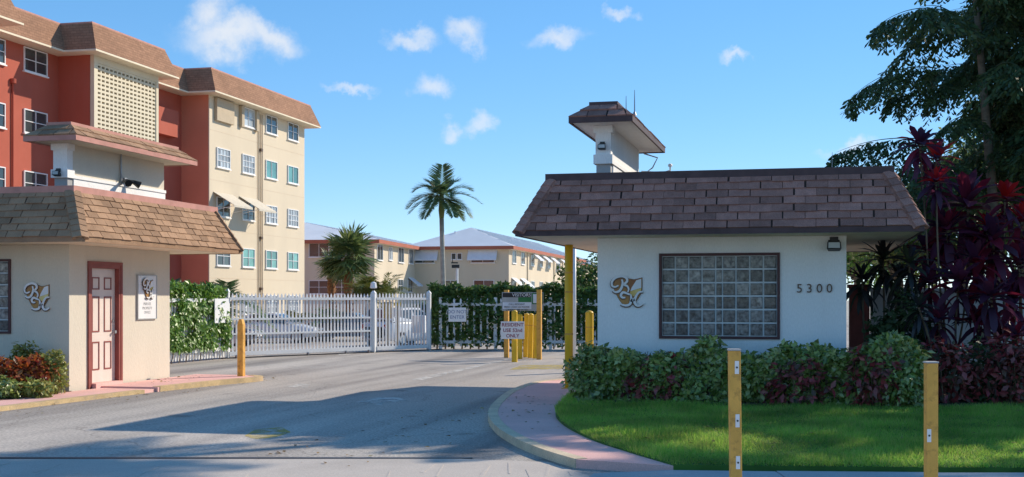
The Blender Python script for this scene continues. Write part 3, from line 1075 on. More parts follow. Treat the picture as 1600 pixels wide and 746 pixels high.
flood('flood_lamp', (.30, WY, 2.47), 'black flood lamp under the eave of the right gatehouse')
flood('flood_lamp', (-3.30, 19.93, 4.12), 'small flood lamp on the pilaster of the right tower', .65)
flood('flood_lamp', (-13.2, 19.93, 3.93), 'small flood lamp on the end of the left tower', .7)
# twin flood on the long face of the left tower, on a conduit
tf = thing('twin_flood_lamp', (-13.05, 21.9, 3.8), 'grey twin flood lamp on conduit in the middle of the left tower', 'lamp')
MB().tube([(-13.04, 21.75, 4.42), (-13.04, 21.75, 4.05), (-13.0, 21.7, 3.9), (-12.95, 21.6, 3.82)], .018, 6).build('conduit', M['grey_metal'], tf)
for dy in (-.12, .14):
    MB().tube([(-13.03, 21.85, 3.92), (-12.92, 21.85+dy, 3.9), (-12.82, 21.85+dy*1.6, 3.84)], [.02, .04, .075], 8).build('lamp_head', M['black'], tf)
MB().box(-13.066, -12.99, 21.8, 21.9, 3.86, 3.97).build('junction_box', M['grey_metal'], tf)
# wiring and camera arm behind the right tower
cw = thing('camera_arm', (-3.2, 23.5, 3.4), 'looped cables and camera arm at the far end of the right tower', 'camera')
MB().tube([(-3.1, 23.5, 4.36), (-2.85, 23.55, 4.28), (-2.95, 23.6, 4.1), (-3.1, 23.55, 3.98), (-2.9, 23.6, 3.85), (-2.98, 23.6, 3.65), (-2.9, 23.6, 3.42)], .014, 6).build('cable', M['grey_metal'], cw)
MB().tube([(-3.15, 23.5, 4.02), (-2.75, 23.6, 4.0), (-2.62, 23.62, 4.04), (-2.62, 23.62, 4.12)], .018, 6).build('arm', M['white_metal'], cw)
MB().tube([(-2.62, 23.72, 4.15), (-2.62, 23.55, 4.13)], .035, 8).build('camera_body', M['white_metal'], cw)


def antenna(x, y, z0, z1, label, r=.012):
    th = thing('antenna', (x, y, z0), label, 'antenna')
    MB().tube([(x, y, z0), (x, y, (z0+z1)/2), (x, y, z1)], [r, r*.8, r*.4], 6).build('mast', M['grey_metal'], th)
    MB().tube([(x, y, z0), (x, y, z0+.06)], [r*3, r*1.5], 8).build('foot', M['grey_metal'], th)


antenna(-3.25, 22.2, 4.72, 5.25, 'thin antenna nearest the middle of the right tower cap')
antenna(-2.93, 21.0, 4.72, 5.15, 'thin antenna near the right edge of the tower cap')
antenna(.30, 20.5, TOPZ, 3.95, 'thin mast standing on the flat roof of the right gatehouse', .009)
rv = thing('roof_vent', (-.75, 20.3, TOPZ), 'small round vent cap on the right gatehouse roof', 'vent')
MB().tube([(-.75, 20.3, TOPZ), (-.75, 20.3, TOPZ+.06), (-.75, 20.3, TOPZ+.10)], [.05, .10, .03], 10).build('vent_cap', M['grey_metal'], rv)

# yellow pillar carrying the right gatehouse canopy, and a white post beyond it
pl = thing('canopy_post', (-4.06, 21.0, PZ), 'tall yellow steel post under the right gatehouse canopy corner', 'post')
MB().tube([(-4.06, 21.0, PZ), (-4.06, 21.0, SO)], .072, 16).build('pole', M['yellow'], pl, smooth=True)
for z in (1.0, 1.72, 2.05):
    MB().tube([(-4.06, 21.0, z), (-4.06, 21.0, z+.03)], .075, 16).build('band', M['yellow_old'], pl)
MB().box(-4.17, -3.95, 20.89, 21.11, PZ, PZ+.012).build('base_plate', M['yellow_old'], pl)
# ------------------------------------------------------------------ five-storey building on the left
XF, XR = -31.8, -33.4
ZE, ZT = 12.65, 14.0
ROWS = [12.08, 9.38, 6.68, 3.98, 1.28]


def facade_window(th, O, u, n, uc, zc, w, h, style='four', glass='glass'):
    """window standing on a wall plane: frame (part) with panes and sill (sub-parts)"""
    fr = MB()
    t = .05
    a, b, z0, z1 = uc-w/2, uc+w/2, zc-h/2, zc+h/2
    for (p, q, r, s) in ((a, b, z0, z0+t), (a, b, z1-t, z1), (a, a+t, z0+t, z1-t), (b-t, b, z0+t, z1-t)):
        fr.obox(O, u, n, p, q, .003, .07, r, s)
    cols, rows = {'four': (2, 2), 'two': (2, 1), 'tall': (1, 2), 'grid': (4, 3), 'one': (1, 1), 'pair': (2, 2)}[style]
    g = .032
    iw, ih = (w-2*t), (h-2*t)
    us = [a+t+iw*k/cols for k in range(cols+1)]
    zs = [z0+t+ih*k/rows for k in range(rows+1)]
    for k in range(1, cols): fr.obox(O, u, n, us[k]-g/2, us[k]+g/2, .003, .06, z0+t, z1-t)
    for k in range(1, rows): fr.obox(O, u, n, a+t, b-t, .003, .058, zs[k]-g/2, zs[k]+g/2)
    win = fr.build('window', M['white_metal'], th)
    for i in range(cols):
        for j in range(rows):
            MB().obox(O, u, n, us[i]+.0, us[i+1]-.0, .004, .022+.002*j, zs[j], zs[j+1]).build('pane', M[glass], win)
    MB().obox(O, u, n, a-.05, b+.05, .003, .11, z0-.06, z0-.003).build('sill', M['white_wall'], win)
    return win


def awning(th, O, u, n, uc, zt, w, drop, out, mat):
    P = lambda a, d, z: (O[0]+u[0]*a+n[0]*d, O[1]+u[1]*a+n[1]*d, z)
    a, b = uc-w/2, uc+w/2
    m = MB()
    e = .03
    m.hexa([P(a, .004, zt), P(b, .004, zt), P(b, out, zt-drop), P(a, out, zt-drop), P(a, .004, zt+e), P(b, .004, zt+e), P(b, out, zt-drop+e), P(a, out, zt-drop+e)])
    m.hexa([P(a, out-.02, zt-drop-.08), P(b, out-.02, zt-drop-.08), P(b, out, zt-drop-.08), P(a, out, zt-drop-.08), P(a, out-.02, zt-drop), P(b, out-.02, zt-drop), P(b, out, zt-drop), P(a, out, zt-drop)])
    aw = m.build('awning', mat, th)
    ar = MB()
    for x in (a+.05, b-.05):
        ar.tube([P(x, .01, zt-drop-.25), P(x, out-.03, zt-drop-.01)], .014, 5)
    ar.build('awning_arm', M['white_metal'], aw)


def big_building():
    th = thing('apartment_block', (-38, 60, -.5), 'five storey apartment block with red and cream walls under tan mansard roof', 'building')
    zb = -.55
    XB = -52
    red = MB()
    red.box(XB, XR, 43.5, 50.4, zb, ZE)
    red.box(XB, XR, 56.2, 61.8, zb, ZE)
    red.build('red_wall', M['red_wall'], th)
    MB().box(XB, XF, 20, 43.5, zb, ZE).build('red_wing', M['red_wall'], th)
    st = MB().box(XB, XF, 50.4, 56.2, zb, ZE).build('stair_tower', M['red_wall'], th)
    cr = MB()
    cr.box(XB, XF, 61.8, 74.8, zb, ZE)
    cr.build('end_wing', M['salmon_wall'], th)
    fc = MB().box(XF+.002, XF+.06, 61.8, 74.8, zb, ZE-.002)
    fc.build('cream_front', M['facade'], th)
    # breeze block screen on the stair tower
    scr = MB()
    y0, y1, z0, z1 = 50.75, 55.95, .2, 12.35
    x0, x1 = XF+.05, XF+.16
    fr = MB()
    for (a, b, c, d) in ((y0-.3, y0, zb, ZE-.003), (y1, y1+.22, zb, ZE-.003), (y0, y1, z1, ZE-.003)):
        fr.box(XF+.002, XF+.20, a, b, c, d)
    fr.build('screen_frame', M['facade_frame'], st)
    MB().box(XF+.002, XF+.03, y0, y1, z0, z1).build('screen_hole_shade', M['hole'], st)  # dark sheet: the shade behind the screen is put into its colour
    nc = 15
    cw = (y1-y0)/nc
    rh = .20
    nr = int((z1-z0)/rh)
    for k in range(nr+1):
        z = z1-k*rh
        scr.box(x0, x1, y0, y1, z-rh*.52, z)
    for k in range(nc+1):
        yy = y0+k*cw
        scr.box(x0+.001, x1-.002, max(y0, yy-cw*.17), min(y1, yy+cw*.17), z1-nr*rh-rh*.52, z1)
    o = scr.build('breeze_screen', M['facade_frame'], st)
    tag(o, kind='stuff')
    # mansard: eave path and top path
    def off(d):
        return [(XF+d, 18), (XF+d, 43.5+d), (XR+d, 43.5+d), (XR+d, 50.4-d), (XF+d, 50.4-d), (XF+d, 56.2+d), (XR+d, 56.2+d), (XR+d, 61.8-d), (XF+d, 61.8-d), (XF+d, 74.8+d), (XB, 74.8+d)]
    E, T = off(.85), off(.35)
    rf = MB()
    for k in range(len(E)-1):
        rf.poly([(*E[k], ZE+.08), (*E[k+1], ZE+.08), (*T[k+1], ZT), (*T[k], ZT)])
    roof = rf.build('roof', M['far_shingles'], th)
    cp = MB()
    T2 = off(.25)
    for k in range(len(T)-1):
        a, b, c, d = T[k], T[k+1], T2[k+1], T2[k]
        cp.hexa([(*a, ZT-.02), (*b, ZT-.02), (*c, ZT-.02), (*d, ZT-.02), (*a, ZT+.07), (*b, ZT+.07), (*c, ZT+.07), (*d, ZT+.07)])
    cp.build('roof_edge', M['pink_trim'], roof)
    sf = MB()
    I = off(-.05)
    for k in range(len(E)-1):
        sf.hexa([(*E[k], ZE), (*E[k+1], ZE), (*I[k+1], ZE), (*I[k], ZE), (*E[k], ZE+.079), (*E[k+1], ZE+.079), (*I[k+1], ZE+.079), (*I[k], ZE+.079)])
    sf.build('eave', M['soffit'], th)
    # windows: red recess
    u, n = (0, 1), (1, 0)
    O = (XR, 0)
    for r in range(5):
        z = ROWS[r]
        facade_window(th, O, u, n, 48.65, z, 1.7, 1.05, 'four', 'glass')
        facade_window(th, O, u, n, 45.75, z, 1.5, 1.05, 'four', 'glass')
    for r in range(5):
        facade_window(th, O, u, n, 58.4, ROWS[r]-.9, 1.3, 1.0, 'two', 'glass')
    MB().box(XR+.003, XR+.5, 57.6, 60.6, 10.2, 11.6).build('utility_cupboard', M['red_wall'], th)
    for y in (47.0, 46.95):
        pass
    MB().tube([(XR+.06, 47.0, 0), (XR+.06, 47.0, 10.9)], .045, 6).build('drain_pipe', M['red_wall'], th)
    MB().tube([(XR+.08, 47.0, 10.85), (XR+.08, 47.0, 11.05)], .12, 8).build('pipe_head', M['red_wall'], th)
    # windows: cream front
    O = (XF+.06, 0)
    cols = [63.4, 66.55, 69.7, 72.9]
    kinds = {(0, 0): None, (0, 1): ('four', 'glass_pale'), (0, 2): ('four', 'glass'), (0, 3): ('four', 'glass'),
             (1, 0): ('grid', 'glass_pale'), (1, 1): ('grid', 'glass_pale'), (1, 2): ('two', 'glass_teal'), (1, 3): ('two', 'glass_teal'),
             (2, 0): ('four', 'glass'), (2, 1): ('four', 'glass'), (2, 2): ('grid', 'glass_pale'), (2, 3): ('grid', 'glass_pale'),
             (3, 0): ('four', 'glass'), (3, 1): ('four', 'glass_teal'), (3, 2): ('four', 'glass_teal'), (3, 3): ('four', 'glass_teal'),
             (4, 0): ('four', 'glass'), (4, 1): ('grid', 'glass_pale'), (4, 2): ('grid', 'glass_pale'), (4, 3): ('grid', 'glass_pale')}
    for (r, c), kv in kinds.items():
        if kv is None: continue
        facade_window(th, O, u, n, cols[c], ROWS[r], 1.6, 1.08, *kv)
    # closed accordion shutter over the first top window, open one round the second
    sh = MB().box(XF+.063, XF+.25, 62.35, 64.45, 11.35, 12.6)
    sh.build('storm_shutter', M['tan_metal'], th, bevel=.02)
    for y in (65.55, 67.5):
        MB().box(XF+.063, XF+.26, y-.17, y+.17, 11.4, 12.62).build('storm_shutter', M['tan_metal'], th, bevel=.02)
    for c in (0, 1):
        awning(th, O, u, n, cols[c], ROWS[2]+.75, 2.3, .75, 1.25, M['awning'])
    for y in (67.85, 68.15, 68.4):
        MB().tube([(XF+.11, y, 0), (XF+.11, y, 12.5)], .03, 6).build('drain_pipe', M['pipe'], th)
    for z in (10.4, 5.2, 2.2):
        MB().box(XF+.063, XF+.2, 68.05, 68.3, z-.08, z+.08).build('pipe_bracket', M['bronze'], th)
    for z in (2.75, 5.42, 8.1, 10.8):
        MB().box(XF+.061, XF+.065, 61.85, 74.75, z-.012, z+.012).build('wall_joint', M['pipe'], th)
    return th


big_building()


# ------------------------------------------------------------------ two-storey buildings beyond
def low_building(name, loc, rotz, W, D, ze, zr, label, front, side):
    """local frame: front wall on y=0 from x=-W..0, side wall on x=0 from y=0..D; hip roof with ridge along y"""
    th = thing(name, loc, label, 'building', rotz=rotz)
    MB().box(-W, 0, 0, D, -.6, ze).build('wall', M['facade'], th)
    o = .55
    rf = MB()
    e = [(-W-o, -o, ze+.28), (o, -o, ze+.28), (o, D+o, ze+.28), (-W-o, D+o, ze+.28)]
    r0, r1 = (-W/2, W*.48, zr), (-W/2, D-W*.48, zr)
    rf.poly([e[0], e[1], r0]); rf.poly([e[1], e[2], r1, r0]); rf.poly([e[2], e[3], r1]); rf.poly([e[3], e[0], r0, r1])
    roof = rf.build('roof', M['grey_roof'], th)
    # standing seams
    sm = MB()
    for k in range(1, int(D/1.2)):
        y = k*1.2
        f = min(1, (y+o)/(W*.48+o), (D+o-y)/(W*.48+o))
        sm.tube([(o, y, ze+.30), (o+(-W/2-o)*f, y, ze+.30+(zr-ze-.28)*f)], .025, 4)
    sm.build('roof_seam', M['grey_roof'], roof)
    fa = MB()
    fa.box(-W-o, o, -o, -o+.05, ze, ze+.30)
    fa.box(o-.05, o, -o+.05, D+o, ze, ze+.30)
    fa.build('fascia', M['red_fascia'], th)
    MB().box(-W-o+.05, o-.05, -o+.05, D+o, ze-.0, ze+.04).build('eave', M['soffit'], th)
    for k, (x, y) in enumerate(((-W*.62, W*.32), (-W*.3, D*.35), (-W*.36, D*.5), (-W*.33, D*.62))):
        f = .62
        zv = ze+.28+(zr-ze-.28)*f
        MB().tube([(x, y, zv-.3), (x, y, zv+.35)], .07, 6).build('roof_vent', M['white_metal'], roof)
    for (uc, zc, w, h, st, gl) in front['windows']:
        facade_window(th, (0, 0), (1, 0), (0, -1), uc, zc, w, h, st, gl)
    for (uc, zt, w, dr, ou) in front['awnings']:
        awning(th, (0, 0), (1, 0), (0, -1), uc, zt, w, dr, ou, M['awning_white'])
    for (uc, zc, w, h, st, gl) in side['windows']:
        facade_window(th, (0, 0), (0, 1), (1, 0), uc, zc, w, h, st, gl)
    for (uc, zt, w, dr, ou) in side['awnings']:
        awning(th, (0, 0), (0, 1), (1, 0), uc, zt, w, dr, ou, M['awning_white'])
    for (uc, d) in side.get('pilasters', ()):
        MB().box(.002, .12, uc-d/2, uc+d/2, -.6, ze-.02).build('pilaster', M['facade'], th)
    return th


Z1, Z2 = 5.55, 2.75
c1 = at(585, 100)
low_building('two_storey_block', (c1[0], c1[1], 0), R(4.5), 17, 30, 6.05, 8.3, 'two storey cream block with grey roof behind the cabbage palm', dict(
    windows=[(-4.6, Z1, 1.7, 1.15, 'two', 'glass'), (-2.8, Z1, 1.5, 1.15, 'two', 'glass_pale'), (-4.6, Z2-.2, 1.7, 1.1, 'four', 'glass'), (-2.7, Z2-.2, 1.7, 1.1, 'four', 'glass')], awnings=[]),
    dict(windows=[(1.6, Z1-.15, 1.7, 1.3, 'two', 'glass'), (5.0, Z1-.15, 1.2, 1.1, 'two', 'glass_pale'), (8.6, Z1-.15, 1.9, 1.3, 'two', 'glass'), (12.2, Z1-.15, 1.6, 1.3, 'two', 'glass'),
                  (4.6, Z2, .6, .7, 'one', 'glass'), (8.4, Z2, 1.7, 1.1, 'four', 'glass'), (11.9, Z2, 1.7, 1.1, 'four', 'glass')], awnings=[(12.2, Z2+.75, 2.0, .7, .9)]))
c2 = at(795, 112)
low_building('two_storey_block', (c2[0], c2[1], 0), R(1.5), 9.3, 42, 6.05, 8.3, 'two storey cream block with white awnings behind the tall palm', dict(
    windows=[(-5.1, Z1-.1, .45, .6, 'one', 'glass'), (-4.55, Z1-.1, .45, .6, 'one', 'glass'), (-2.3, Z2-.1, 1.9, 1.3, 'two', 'glass'), (-5.4, Z2-.1, 1.4, 1.3, 'two', 'glass'), (-2.4, Z1-.15, 2.2, 1.1, 'two', 'glass'), (-8.0, Z1-.15, 2.2, 1.1, 'two', 'glass')],
    awnings=[(-2.4, Z1+.45, 2.7, .85, .5), (-8.0, Z1+.45, 2.9, .85, .5)]),
    dict(windows=[(y, z, 1.6, 1.2, 'two', 'glass') for y in (2.2, 6.2, 11, 15.5, 20, 26, 31, 36) for z in (Z1-.1, Z2)],
         awnings=[(11, Z1+.65, 2.2, .8, 1.0), (15.5, Z1+.65, 2.2, .8, 1.0), (20, Z1+.65, 2.2, .8, 1.0), (26, Z1+.65, 2.2, .8, 1.0), (2.2, Z2+.75, 2.2, .8, 1.0), (6.2, Z2+.75, 2.2, .8, 1.0)], pilasters=[(8.5, .5), (23, .5), (28.5, .5)]))
c3 = at(905, 168)
low_building('two_storey_block', (c3[0], c3[1], 0), R(1), 10, 30, 6.05, 8.3, 'farthest two storey block, mostly hidden behind the yellow canopy post', dict(windows=[(-2.5, Z1-.1, 1.8, 1.2, 'two', 'glass'), (-6, Z2, 1.8, 1.2, 'two', 'glass')], awnings=[]), dict(windows=[], awnings=[]))


# ------------------------------------------------------------------ fences and gate
def picket_run(th, A, B, step, pw, z0, z1, rails, zf=None, pointed=True, mat='white_metal', spread=.012):
    """pickets (parts sharing one mesh) and rails between two plan points"""
    A, B = Vector(A), Vector(B)
    d = (B-A)
    L = d.length
    u = d/L
    n = Vector((u.y, -u.x))
    me = bpy.data.meshes.new('picket')
    b = MB()
    hw = pw/2
    b.obox((0, 0), u, n, -hw, hw, -spread, spread, 0, z1-z0-.07)
    i = len(b.v)
    if pointed:
        P = lambda a, q, z: (u.x*a+n.x*q, u.y*a+n.y*q, z)
        t, k = z1-z0, z1-z0-.07
        b.v += [P(-hw, spread, k), P(hw, spread, k), P(hw, -spread, k), P(-hw, -spread, k), P(0, 0, t)]
        b.f += [(i, i+1, i+4), (i+1, i+2, i+4), (i+2, i+3, i+4), (i+3, i, i+4)]
    me.from_pydata(b.v, [], b.f)
    me.materials.append(M[mat])
    N = int(L/step)
    bb = BASE[th.name]
    for k in range(N+1):
        p = A+u*(L*k/N)
        o = link('picket', me, None, th)
        o.location = (p.x-bb[0], p.y-bb[1], z0-bb[2])
    for z, h in rails:
        MB().obox(A, u, n, 0, L, spread+.002, spread+.04, z-h/2, z+h/2).build('rail', M[mat], th)


def post(th, p, w, z0, z1, cap=True, mat='white_metal'):
    MB().box(p[0]-w/2, p[0]+w/2, p[1]-w/2, p[1]+w/2, z0, z1).build('post', M[mat], th)
    if cap:
        b = MB()
        h = w*.62
        b.hexa([(p[0]-h, p[1]-h, z1), (p[0]+h, p[1]-h, z1), (p[0]+h, p[1]+h, z1), (p[0]-h, p[1]+h, z1)]+[(p[0]-.02, p[1]-.02, z1+.09), (p[0]+.02, p[1]-.02, z1+.09), (p[0]+.02, p[1]+.02, z1+.09), (p[0]-.02, p[1]+.02, z1+.09)])
        b.build('post_cap', M[mat], th)


G0, G1 = Vector((-15.35, 31.0)), Vector((-11.75, 37.4))
gm = G0.lerp(G1, .35)
g = thing('sliding_gate', (gm.x, gm.y, 0), 'white picket sliding gate across the driveway, left of the gate post', 'gate')
picket_run(g, G0, G0.lerp(G1, .685), .125, .05, .06, 1.78, [(1.62, .07), (1.06, .05), (.66, .05), (.13, .11)])
for t in (.03, .36, .55, .67):
    p = G0.lerp(G1, t)
    MB().tube([(p.x+.03, p.y-.05, .05), (p.x+.06, p.y-.02, .05)], .05, 10).build('roller', M['grey_metal'], g)
g2 = thing('picket_gate', (G1.x, G1.y, 0), 'narrower white picket gate leaf between the two square posts', 'gate')
picket_run(g2, G0.lerp(G1, .715), G1, .125, .05, .06, 1.80, [(1.62, .07), (.13, .11)])
for t, lab in ((.70, 'white square gate post between the two picket leaves'), (1.01, 'white square gate post at the right end of the picket gates')):
    p = G0.lerp(G1, t)
    q = thing('gate_post', (p.x, p.y, 0), lab, 'post')
    post(q, (p.x, p.y), .12, 0, 1.78)
lp = G0.lerp(G1, .70)
ll = thing('post_lamp', (lp.x, lp.y, 1.86), 'small lamp standing on the middle white gate post', 'lamp')
MB().tube([(lp.x, lp.y, 1.84), (lp.x, lp.y, 1.93)], .03, 8).build('stem', M['black'], ll)
MB().tube([(lp.x, lp.y, 1.93), (lp.x, lp.y, 1.95), (lp.x, lp.y, 2.09), (lp.x, lp.y, 2.13)], [.09, .11, .09, .03], 8).build('globe', M['sign_white'], ll)
tr = thing('gate_track', (-13.5, 34, 0), 'dark steel track on the ground under the picket gates', 'track')
a, b = G0+Vector((-.1, -.2)), G1+Vector((.3, .5))
u = (b-a).normalized(); n = Vector((u.y, -u.x))
MB().obox(a, u, n, 0, (b-a).length, -.05, .05, .0, .03).build('track_rail', M['sign_dark'], tr)

LF0, LF1 = (-15.55, 27.4), (-15.38, 30.9)
lf = thing('picket_fence', (-15.5, 29, 0), 'white picket fence covered by green vine left of the sliding gate', 'fence')
picket_run(lf, LF0, LF1, .14, .055, .05, 1.72, [(1.58, .09), (.27, .10)])
post(lf, (-15.37, 30.98), .09, 0, 1.8)
RF0, RF1 = (-11.55, 38.2), (-3.0, 40.2)
rf_ = thing('picket_fence', (-7, 39.2, 0), 'white picket fence overgrown by dark hedge behind the bollards', 'fence')
picket_run(rf_, RF0, RF1, .21, .06, .1, 1.64, [(1.44, .09), (.24, .09)])
for t in (0, .2, .4, .6, .8, 1):
    p = Vector(RF0).lerp(Vector(RF1), t)
    post(rf_, p, .09, 0, 1.66, cap=False)


# ------------------------------------------------------------------ signs, bollards, posts
def bollard(x, y, z0, h, r, label, mat='yellow', group=None, lean=0.0):
    th = thing('bollard', (x, y, z0), label, 'bollard', group)
    tx = x+lean*h
    MB().tube([(x, y, z0-.01), (tx, y, z0+h-r*.7)], r, 14, cap=False).build('pole', M[mat], th, smooth=True)
    b = MB()
    ks = [(1.0, 0), (.97, .25), (.85, .52), (.6, .8), (.25, .97), (.02, 1.0)]
    b.tube([(tx+lean*r*k[1], y, z0+h-r*.7+r*.7*k[1]) for k in ks], [r*k[0] for k in ks], 14)
    b.build('cap', M[mat], th, smooth=True)
    MB().tube([(x+lean*h*.72, y, z0+h*.72), (x+lean*h*.74, y, z0+h*.74)], r*1.02, 14).build('band', M['yellow_old'], th)
    return th


def bp(px, py, z=0):
    return gp(px, py, z)


q = bp(804, 566); bollard(q[0], q[1], 0, 1.33, .075, 'yellow bollard in front, carrying the small resident sign')
q = bp(812.5, 561); bollard(q[0], q[1], 0, 1.22, .065, 'yellow bollard just behind the small resident sign')
q = bp(821, 558.5); bollard(q[0], q[1], 0, 1.22, .07, 'thick yellow bollard right of the resident sign, left of a close pair', lean=.03)
q = bp(828.5, 559.5); bollard(q[0], q[1], 0, 1.22, .07, 'middle yellow bollard of the tight trio under the visitors board', lean=.02)
q = bp(836, 560.5); bollard(q[0], q[1], 0, 1.2, .065, 'right yellow bollard of the tight trio under the visitors board', lean=.03)
q = at(921, 27.5); bollard(q[0], q[1], 0, 1.36, .09, 'lone yellow bollard beside the white wall of the right gatehouse')
q = gp(377, 588, PZ)
lb = thing('wooden_post', (q[0], q[1], PZ), 'yellow post with pointed top at the end of the left pavement', 'post')
MB().box(q[0]-.06, q[0]+.06, q[1]-.06, q[1]+.06, PZ-.01, PZ+1.02).build('shaft', M['yellow_old'], lb, bevel=.008)
b = MB(); x, y, z = q[0], q[1], PZ+1.02
b.hexa([(x-.06, y-.06, z), (x+.06, y-.06, z), (x+.06, y+.06, z), (x-.06, y+.06, z), (x-.03, y-.06, z+.11), (x+.03, y-.06, z+.11), (x+.03, y+.06, z+.11), (x-.03, y+.06, z+.11)])
b.build('top', M['yellow_old'], lb, bevel=.01)

# visitors board on two posts
vb = thing('visitors_board', (*bp(817, 561), 0), 'grey visitors sign board with green panel on two yellow posts', 'sign')
p0, p1 = bp(791.5, 559), bp(842.5, 562)
yb = (p0[1]+p1[1])/2
sb = yb/ (FW[1]+((817-800)/F)*RT[1])
P0, P1 = Vector(p0), Vector(p1)
u = Vector(RT); n = Vector((RT[1], -RT[0]))
for P in (P0, P1):
    MB().box(P.x-.06, P.x+.06, P.y-.06, P.y+.06, 0, 1.86).build('post', M['yellow_old'], vb)
Pc = (P0+P1)/2
s_ = Pc.dot(Vector(FW))
z0, z1 = zz(486, s_), zz(457, s_)
c = Pc+n*.08
w = .56
MB().obox(c, u, n, -w, w, 0, .03, z0, z1).build('board', M['sign_grey'], vb)
hz = z1-(z1-z0)*.27
MB().obox(c, u, n, -w+.02, w*.42, .032, .036, hz, z1-.02).build('header', M['sign_dark'], vb)
MB().obox(c, u, n, -.12, w*.42, .032, .035, hz-.13, hz-.003).build('green_panel', M['sign_green'], vb)
MB().obox(c, u, n, w*.45, w-.02, .032, .035, z0+.18, z1-.02).build('green_frame', M['sign_green'], vb)
MB().obox(c, u, n, w*.45+.03, w-.05, .036, .040, z0+.21, z1-.05).build('paper', M['awning_white'], vb)
MB().obox(c, u, n, -w+.02, w*.42, .032, .0345, z0+.05, hz-.135).build('text_field', M['awning_white'], vb)
MB().obox(c, u, n, -w, w, .031, .034, z0, z0+.045).build('lower_band', M['sign_grey'], vb)
T3 = lambda a, z: (c.x+u.x*a+n.x*.042, c.y+u.y*a+n.y*.042, z)
text_mesh('lettering', 'VISITORS', .125, M['sign_white'], vb, T3(-.03, (hz+z1-.02)/2), u, n, .002)
for k, t in enumerate(('CALL RESIDENT', 'PRESS CODE ON PHONE', 'CAMERAS ARE IN USE')):
    text_mesh('lettering', t, .062, M['sign_dark'], vb, T3(-.16, hz-.19-k*.075), u, n, .002)
# resident sign on the front bollard
q = Vector(bp(804, 566)); q2 = q+n*.1
rs = thing('resident_sign', (q2.x, q2.y, .6), 'small white RESIDENT USE sign on the front yellow bollard', 'sign')
s_ = q2.dot(Vector(FW))
cc = Vector(at(801, s_))
z0, z1 = zz(530, s_), zz(502.5, s_)
MB().obox(cc, u, n, -.30, .30, 0, .012, z0, z1).build('plate', M['sign_white'], rs, bevel=.01)
for k, t in enumerate(('RESIDENT', 'USE 52nd', 'ONLY')):
    text_mesh('lettering', t, .125, M['letter_red'], rs, (cc.x+n.x*.015, cc.y+n.y*.015, z1-.09-k*.14), u, n, .002, bold=.002)
# do not enter sign on the fence
sF = 38.3
cc = Vector(at(714.5, sF))
dn = thing('do_not_enter_sign', (cc.x, cc.y, 1.1), 'pale rectangular DO NOT ENTER sign on the hedge fence', 'sign')
z0, z1 = zz(503, sF), zz(481, sF)
MB().obox(cc, u, n, -.27, .27, 0, .012, z0, z1).build('plate', M['sign_white'], dn, bevel=.012)
for k, t in enumerate(('DO NOT', 'ENTER')):
    text_mesh('lettering', t, .15, M['letter_blue'], dn, (cc.x+n.x*.015, cc.y+n.y*.015, (z0+z1)/2+.085-k*.165), u, n, .002)
# blank white sign on the vine fence
ws = thing('fence_sign', (-15.2, 30.2, 1.1), 'blank white sign on the vine fence beside the gate', 'sign')
MB().box(-15.24, -15.22, 29.95, 30.75, .98, 1.62).build('plate', M['sign_white'], ws)
# signs and cabinet standing behind the gate
def post_sign(px, s, pytop, pybot, wpx, mat, label, name='post_sign', extra=None):
    c = Vector(at(px, s)); zb = gz(c.y)
    th = thing(name, (c.x, c.y, zb), label, 'sign')
    MB().box(c.x-.035, c.x+.035, c.y-.03, c.y+.03, zb, zz(pytop, s)-.02).build('post', M['tan_metal'], th)
    w = wpx/2*s/F
    cs = c+n*.05
    MB().obox(cs, u, n, -w, w, 0, .015, zz(pybot, s), zz(pytop, s)).build('plate', M[mat], th)
    return th


post_sign(606, 40.5, 472, 498, 12, 'yellow_old', 'orange brown sign on a post behind the white gate')
post_sign(621, 41.5, 473, 478, 11, 'yellow', 'small yellow sign above a white one behind the gate')
post_sign(620, 41.8, 481, 496, 14, 'sign_white', 'white sign on a post behind the gate beside the white van')
cb_ = Vector(at(655, 42.5)); zb = gz(cb_.y)
ub = thing('utility_cabinet', (cb_.x, cb_.y, zb), 'white utility cabinet on legs behind the right end of the gate', 'cabinet')
MB().box(cb_.x-.2, cb_.x+.2, cb_.y-.15, cb_.y+.15, .45, 1.05).build('cabinet', M['sign_white'], ub, bevel=.02)
for sx in (-.15, .15):
    MB().tube([(cb_.x+sx, cb_.y, zb), (cb_.x+sx, cb_.y, .46)], .025, 6).build('leg', M['grey_metal'], ub)

# lamp post near the far block, white pole past the canopy
c = Vector(at(714, 60)); zb = -.5
lmp = thing('lamp_post', (c.x, c.y, zb), 'white lamp post with twin heads in front of the far block', 'lamp')
MB().tube([(c.x, c.y, zb), (c.x, c.y, zz(414, 60))], [.09, .07], 8).build('pole', M['white_metal'], lmp)
MB().obox(c, u, n, -.25, .12, -.12, .12, zz(419, 60), zz(414, 60)).build('lamp_head', M['black'], lmp)
MB().obox(c, u, n, -.27, .05, -.1, .1, zz(412, 60), zz(410, 60)).build('lamp_head', M['black'], lmp)
MB().tube([(c.x-.22, c.y, zz(410, 60)), (c.x-.22, c.y, zz(404, 60))], .02, 5).build('photocell', M['black'], lmp)
c = Vector(at(897, 34)); 
wp = thing('white_pole', (c.x, c.y, 0), 'plain white pole right behind the yellow canopy post', 'pole')
MB().tube([(c.x, c.y, 0), (c.x, c.y, 3.2)], .055, 10).build('shaft', M['white_metal'], wp, smooth=True)
MB().tube([(c.x, c.y, 3.2), (c.x, c.y, 3.26)], [.07, .03], 10).build('cap', M['white_metal'], wp)


